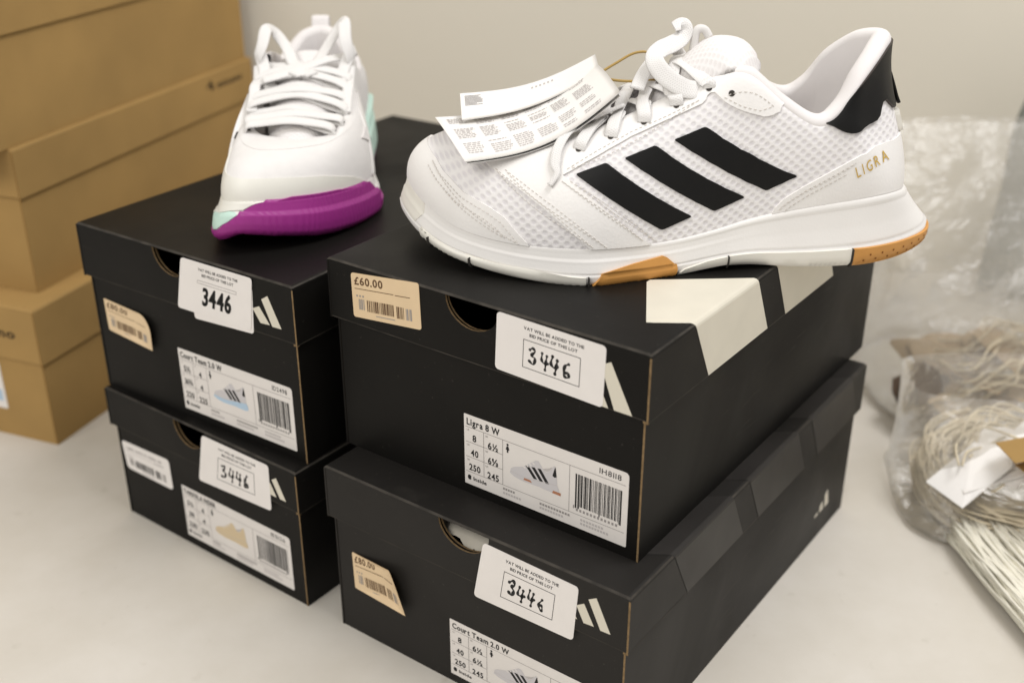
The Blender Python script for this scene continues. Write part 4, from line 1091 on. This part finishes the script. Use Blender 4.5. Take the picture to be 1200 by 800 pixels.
    lining(U, sh, 7.6, 20.4, floor=.027)
    zz = [(.236, .0520), (.21, .0585), (.18, .0665), (.15, .0760), (.133, .0775), (.120, .082), (.110, .083)]
    tongue(sh, [(x*kx/.848*.848, z) for x, z in zz], [.012, .018, .021, .022, .023, .023, .022, .019], 'mesh_fine', drop=.006)
    us = np.linspace(0, 28, 80, endpoint=False); ins = crom(B, us); c = ins.mean(0)
    mk('insole', [(c[0]+(p[0]-c[0])*.88, p[1]*.86, .028) for p in ins], [tuple(range(80))], 'textile', sh)
    zt = lambda x: np.interp(x, [.106*kx]+[q[0]*kx for q in zz[::-1]][1:], [q[1]+.002 for q in zz[::-1]])
    eye = [(2.45, .90), (3.1, .90), (3.75, .90), (4.4, .90), (5.05, .90), (5.75, .90), (6.75, .90)]
    for u, t in eye: eyelet(U, sh, u, t, .0013, off=.0015); eyelet(U, sh, -u, t, .0013, off=.0015)
    for i, (u, t) in enumerate(eye[:-1]):
        u2, t2 = (u, t)
        dv = (.22, -.05, .20, .05, .24, .02)[i]
        a = U.P(u, t); na = U.N(u, t); b = U.P(-u-dv, t-.04); nb = U.N(-u-dv, t-.04)
        m_ = (a+b)/2; m_[2] = max(m_[2], zt(m_[0]))+(.0052, .0038, .0050, .0042, .0054, .0046)[i]; m_[0] += .004*sin(i*2.3+1)
        q1 = a*.65+m_*.35; q1[2] = a[2]*.3+m_[2]*.7; q2 = b*.65+m_*.35; q2[2] = b[2]*.3+m_[2]*.7
        lace(sh, [a, a+na*.0032+(m_-a)*.06, q1, m_, q2, b+nb*.0036+(m_-b)*.06, b], [na, na+np.array([.2, 0, .4]), (.35, .2, 1), (.35, 0, 1), (.35, -.2, 1), nb+np.array([.2, 0, .4]), nb], w=.0074, th=.0018)
        # crossing strand underneath
        u2, t2 = eye[i+1]; b = U.P(-u2, t2); m_ = (a+b)/2; m_[2] = max(m_[2], zt(m_[0]))+.0025
        lace(sh, [a, a*.6+m_*.4, m_, b*.6+m_*.4, b], [na, (.3, .2, 1), (.3, 0, 1), (.3, -.2, 1), U.N(-u2, t2)], w=.0070, th=.0018)
    # slack loops standing up at the top eyelets, both sides, and the loose knot
    for sg in (1, -1):
        a = U.P(sg*6.75, .90); b = U.P(sg*7.6, .94); s = sg; k = 1.25 if sg > 0 else 1.0
        lace(sh, [a, a+np.array([.005, .002*s, .006]), a+np.array([.002, -.001*s, .014*k]), (a+b)/2+np.array([-.004, -.003*s, .020*k]), b+np.array([-.005, -.008*s, .014*k]), b+np.array([.004, -.016*s, .006]), b+np.array([.018, -.022*s, -.001]), (.150*kx+.012, -s*.006, .079)],
             [(0, s, .5), (.6, s*.8, .2), (.8, s*.3, .2), (.8, 0, .5), (.6, -.3*s, .8), (.5, -.3*s, .9), (.5, -.2*s, .9), (.4, 0, 1)], w=.0084, th=.0020, n=60)
        lace(sh, [b, b+np.array([.004, .003*s, .005]), b+np.array([.012, .001*s, .006]), b+np.array([.022, -.003*s, -.003]), a+np.array([.018, -.004*s, -.004]), a+np.array([.026, -.010*s, -.010])], [(.3, s, .6), (.5, s, .6), (.5, s*.4, .9), (.5, 0, 1), (.4, 0, 1), (.4, 0, 1)], w=.0080, th=.0020)
        # strand up the edge of the throat
        q = [U.P(sg*u_, .95)+U.N(sg*u_, .95)*(.0035+.002*sin(u_*3)) for u_ in (3.6, 4.3, 5.0, 5.7, 6.4)]
        lace(sh, q, [U.N(sg*u_, .95)+np.array([.3, 0, .2]) for u_ in (3.6, 4.3, 5.0, 5.7, 6.4)], w=.0070, th=.0018)
    lace(sh, [(.112, .024, .084), (.122, .014, .085), (.130, 0, .0815), (.137, -.014, .0785), (.140, -.025, .076)], [(.4, .3, 1), (.4, 0, 1), (.4, 0, 1), (.4, 0, 1), (.4, -.3, 1)], w=.0074, th=.0018)
    # pull tab at the heel
    h = U.P(14., 1.)
    v, f = ribbon(curve([h+np.array([-.003, 0, -.010]), h+np.array([-.004, 0, .003]), h+np.array([-.001, 0, .0095]), h+np.array([.003, 0, .009]), h+np.array([.006, 0, .001]), h+np.array([.007, 0, -.010])], 30), [(-1, 0, .1)]*10+[(-.3, 0, 1)]*8+[(1, 0, .2)]*12, .0125, .0016)
    mk('pull_tab', v, f, 'textile', sh, None, True)
    return sh

def tread_mat():
    m = mat('purple_tread_rubber', (.31, .027, .22), .45, .4)
    nt = m.node_tree; b = nt.nodes['Principled BSDF']; tc = nt.nodes.new('ShaderNodeTexCoord')
    mp = nt.nodes.new('ShaderNodeMapping'); mp.inputs['Rotation'].default_value = (0, 0, radians(35))
    w = nt.nodes.new('ShaderNodeTexWave'); w.inputs['Scale'].default_value = 85; w.inputs['Distortion'].default_value = 14; w.inputs['Detail'].default_value = 1; w.inputs['Detail Scale'].default_value = .4
    nt.links.new(tc.outputs['Object'], mp.inputs[0]); nt.links.new(mp.outputs[0], w.inputs['Vector'])
    bp = nt.nodes.new('ShaderNodeBump'); bp.inputs['Strength'].default_value = .14; bp.inputs['Distance'].default_value = .0012
    nt.links.new(w.outputs['Fac'], bp.inputs['Height']); nt.links.new(bp.outputs[0], b.inputs['Normal'])
    return m
M['tread'] = tread_mat()
court_trainer()

# ------------------------------------------------------------------ clear bags of tags and strings on the right
def film_bag(name, label, loc, rz, a, b, hgt, seed, top=.12, lean=0, power=3.0, pw=1.6, noise_amp=.010):
    """limp clear bag: fat at the base, pinched to a flat crumpled mouth"""
    nu, nv = 96, 48; V = []
    for i in range(nu):
        ph = 2*pi*i/nu; cx, cy = cos(ph), sin(ph)
        ex = copysign(abs(cx)**(2/power), cx); ey = copysign(abs(cy)**(2/power), cy)
        for j in range(nv):
            s = j/(nv-1)
            if s < .12: r = sin(s/.12*pi/2)**.7; z = 0.0008+hgt*.03*(1-cos(s/.12*pi/2))
            else: r = 1; z = .0008+hgt*(.03+.97*(s-.12)/.88)
            fat = 1-(1-top)*max(0, (s-.12)/.88)**(1/pw)
            x = a*ex*r*(1+.05*sin(3*s+seed)); y = b*ey*r*fat+lean*s*s
            p = Vector((x*14+seed, y*14, z*14)); q = Vector((x*45, y*45+seed, z*45))
            w = min(1, s*5)
            n1 = noise.noise(p); n2 = noise.noise(q); n3 = abs(noise.noise(p*1.7+Vector((5, 5, 5))))
            V.append((x+w*(noise_amp*n1+.3*noise_amp*n2), y+w*(noise_amp*1.2*(n3-.3)+.35*noise_amp*n2)*ey, max(.0006, z+w*noise_amp*.6*n1)))
    F = grid_faces(nu, nv, True)
    o = mk(name, V, F, 'film', None, None, True)
    o.location = loc; o.rotation_euler = (0, 0, rz)
    return tag(o, label, 'plastic bag', 'clear plastic bags at the right edge')
film_bag('plastic_bag', 'tall limp clear plastic bag of brown tags standing by the wall', (.424, .862, 0), .05, .132, .097, .205, 3.1, top=.10, lean=.085, noise_amp=.007)
film_bag('plastic_bag', 'low clear plastic bag of white tags and strings in front of the taller bag', (.388, .693, 0), -.06, .114, .070, .080, 8.4, top=.55, lean=.03, power=5, noise_amp=.006)
# dark packet standing behind the tall bag
V = []; nu, nv = 40, 16
for i in range(nu):
    for j in range(nv):
        a = 2*pi*i/nu; s_ = j/(nv-1); r = (1-.25*s_**3)*(1 if 0 < j < nv-1 else .55)
        n_ = .006*noise.noise((cos(a)*1.5, sin(a)*1.5, s_*3))
        V.append((.505+(.052*r+n_)*cos(a), 1.035+(.026*r+n_)*sin(a), .0008+.215*s_+.004*noise.noise((a, s_, 9))*(s_ > .1)))
F = grid_faces(nu, nv, True)+[tuple(i*nv for i in range(nu))[::-1], tuple(i*nv+nv-1 for i in range(nu))]
tag(mk('plastic_packet', V, F, 'grey_cloth', None, None, True), 'dark grey-green packet standing behind the tall clear bag at the right edge', 'packet')

def card_tag(label, group, m, loc, rot, w=.045, h=.075, hole=True):
    g = Geo(); c = .009
    out = [(-w/2, 0), (w/2, 0), (w/2, h-c), (w/2-c, h), (-w/2+c, h), (-w/2, h-c)]
    g.extrude(out, lambda a, b, q: (a, b, q+.6*a*a/w), -.0003, .0003, m, m)
    o = g.build('paper_tag'); o.location = loc; o.rotation_euler = rot
    tag(o, label, 'paper tag', group)
    if hole:
        g = Geo(); g.add([(.0024*cos(a), h-.010+.0024*sin(a), .0009) for a in np.linspace(0, 2*pi, 11)[:-1]], [tuple(range(10))], 'hole'); g.build('punched_hole', o)
    return o
rnd = random.Random(12)
for k in range(16):
    card_tag('brown kraft paper tag inside the taller clear bag', 'kraft tags in the tall bag', 'tan_tag', (.325+.016*(k % 8)+rnd.uniform(-.008, .008), .785+.03*(k//8)+rnd.uniform(-.008, .012), .012+.008*(k//4)+rnd.uniform(0, .012)),
             (rnd.uniform(.10, .50), rnd.uniform(-.25, .25), rnd.uniform(-.9, .9)), .034, .046)
for k in range(5):
    card_tag('dark brown tag showing at the left side of the tall bag', 'dark tags in the tall bag', 'darkfill', (.308+.008*k, .788+rnd.uniform(-.006, .008), .004+.007*(k % 3)), (1.1+rnd.uniform(-.2, .2), rnd.uniform(-.3, .3), .3+rnd.uniform(-.4, .4)), .030, .036)
for k in range(7):
    card_tag('white paper tag inside the low clear bag', 'white tags in the low bag', 'paper', (.288+.010*k, .652+rnd.uniform(-.010, .010), .030+.0035*k), (rnd.uniform(.30, .55), rnd.uniform(-.25, .25), -1.35+rnd.uniform(-.5, .5)), .034, .052)
card_tag('brown kraft tag lying on top of the low clear bag, upper of two', 'kraft tags on the low bag', 'kraft', (.318, .640, .0660), (.20, -.10, -1.55), .030, .07)
card_tag('brown kraft tag half under another on the low clear bag', 'kraft tags on the low bag', 'kraft', (.328, .624, .0590), (.12, -.06, -1.35), .030, .07)

def strands(name, label, cat, m, n, path, spread, r, seed, k=14, wander=.9):
    """bundle of loose strings: each a wandering thin tube, one mass nobody could count"""
    rd = random.Random(seed); g = Geo()
    for i in range(n):
        base = curve(path, k); o = np.array([max(-1.7*s, min(1.7*s, rd.gauss(0, s))) for s in spread]); ph = rd.uniform(0, 9)
        P = [p+o+np.array([spread[0]*wander*noise.noise((q*.45+ph, i*3.1, 0)), spread[1]*wander*noise.noise((q*.45+ph, i*3.1, 7)), spread[2]*wander*noise.noise((q*.45+ph, i*3.1, 3))]) for q, p in enumerate(base)]
        for p in P: p[2] = max(p[2], r+.0012)
        v, f = tube(curve(P, k*2), r, 5); g.add(v, f, m)
    o = g.build(name, None, True); o['kind'] = 'stuff'; o['label'] = label; o['category'] = cat
    return o
strands('tag_strings', 'cream cotton strings curled along the bottom of the low clear bag', 'string', 'string', 190, [(.470, .648, .014), (.420, .640, .012), (.360, .640, .011), (.318, .652, .012), (.298, .682, .016), (.304, .715, .024), (.335, .728, .034)], (.006, .008, .007), .0008, 5)
strands('tag_strings', 'pale strings tangled over the white tags in the low bag', 'string', 'string', 26, [(.31, .67, .045), (.335, .70, .052), (.375, .670, .055), (.42, .69, .05), (.46, .66, .045)], (.010, .016, .008), .0008, 6)
strands('tag_strings', 'pale strings among the brown tags in the tall bag', 'string', 'string', 30, [(.34, .83, .03), (.37, .81, .045), (.40, .83, .055), (.43, .82, .05), (.47, .85, .045), (.52, .84, .04)], (.014, .020, .010), .0008, 9)
strands('fastener_bundle', 'translucent white plastic loop fasteners fanned across the bottom right corner', 'fasteners', 'nylon', 420, [(.320, .640, .010), (.323, .60, .012), (.331, .55, .012), (.341, .49, .011), (.357, .42, .010)], (.016, .003, .0045), .0010, 15, 7, .45)
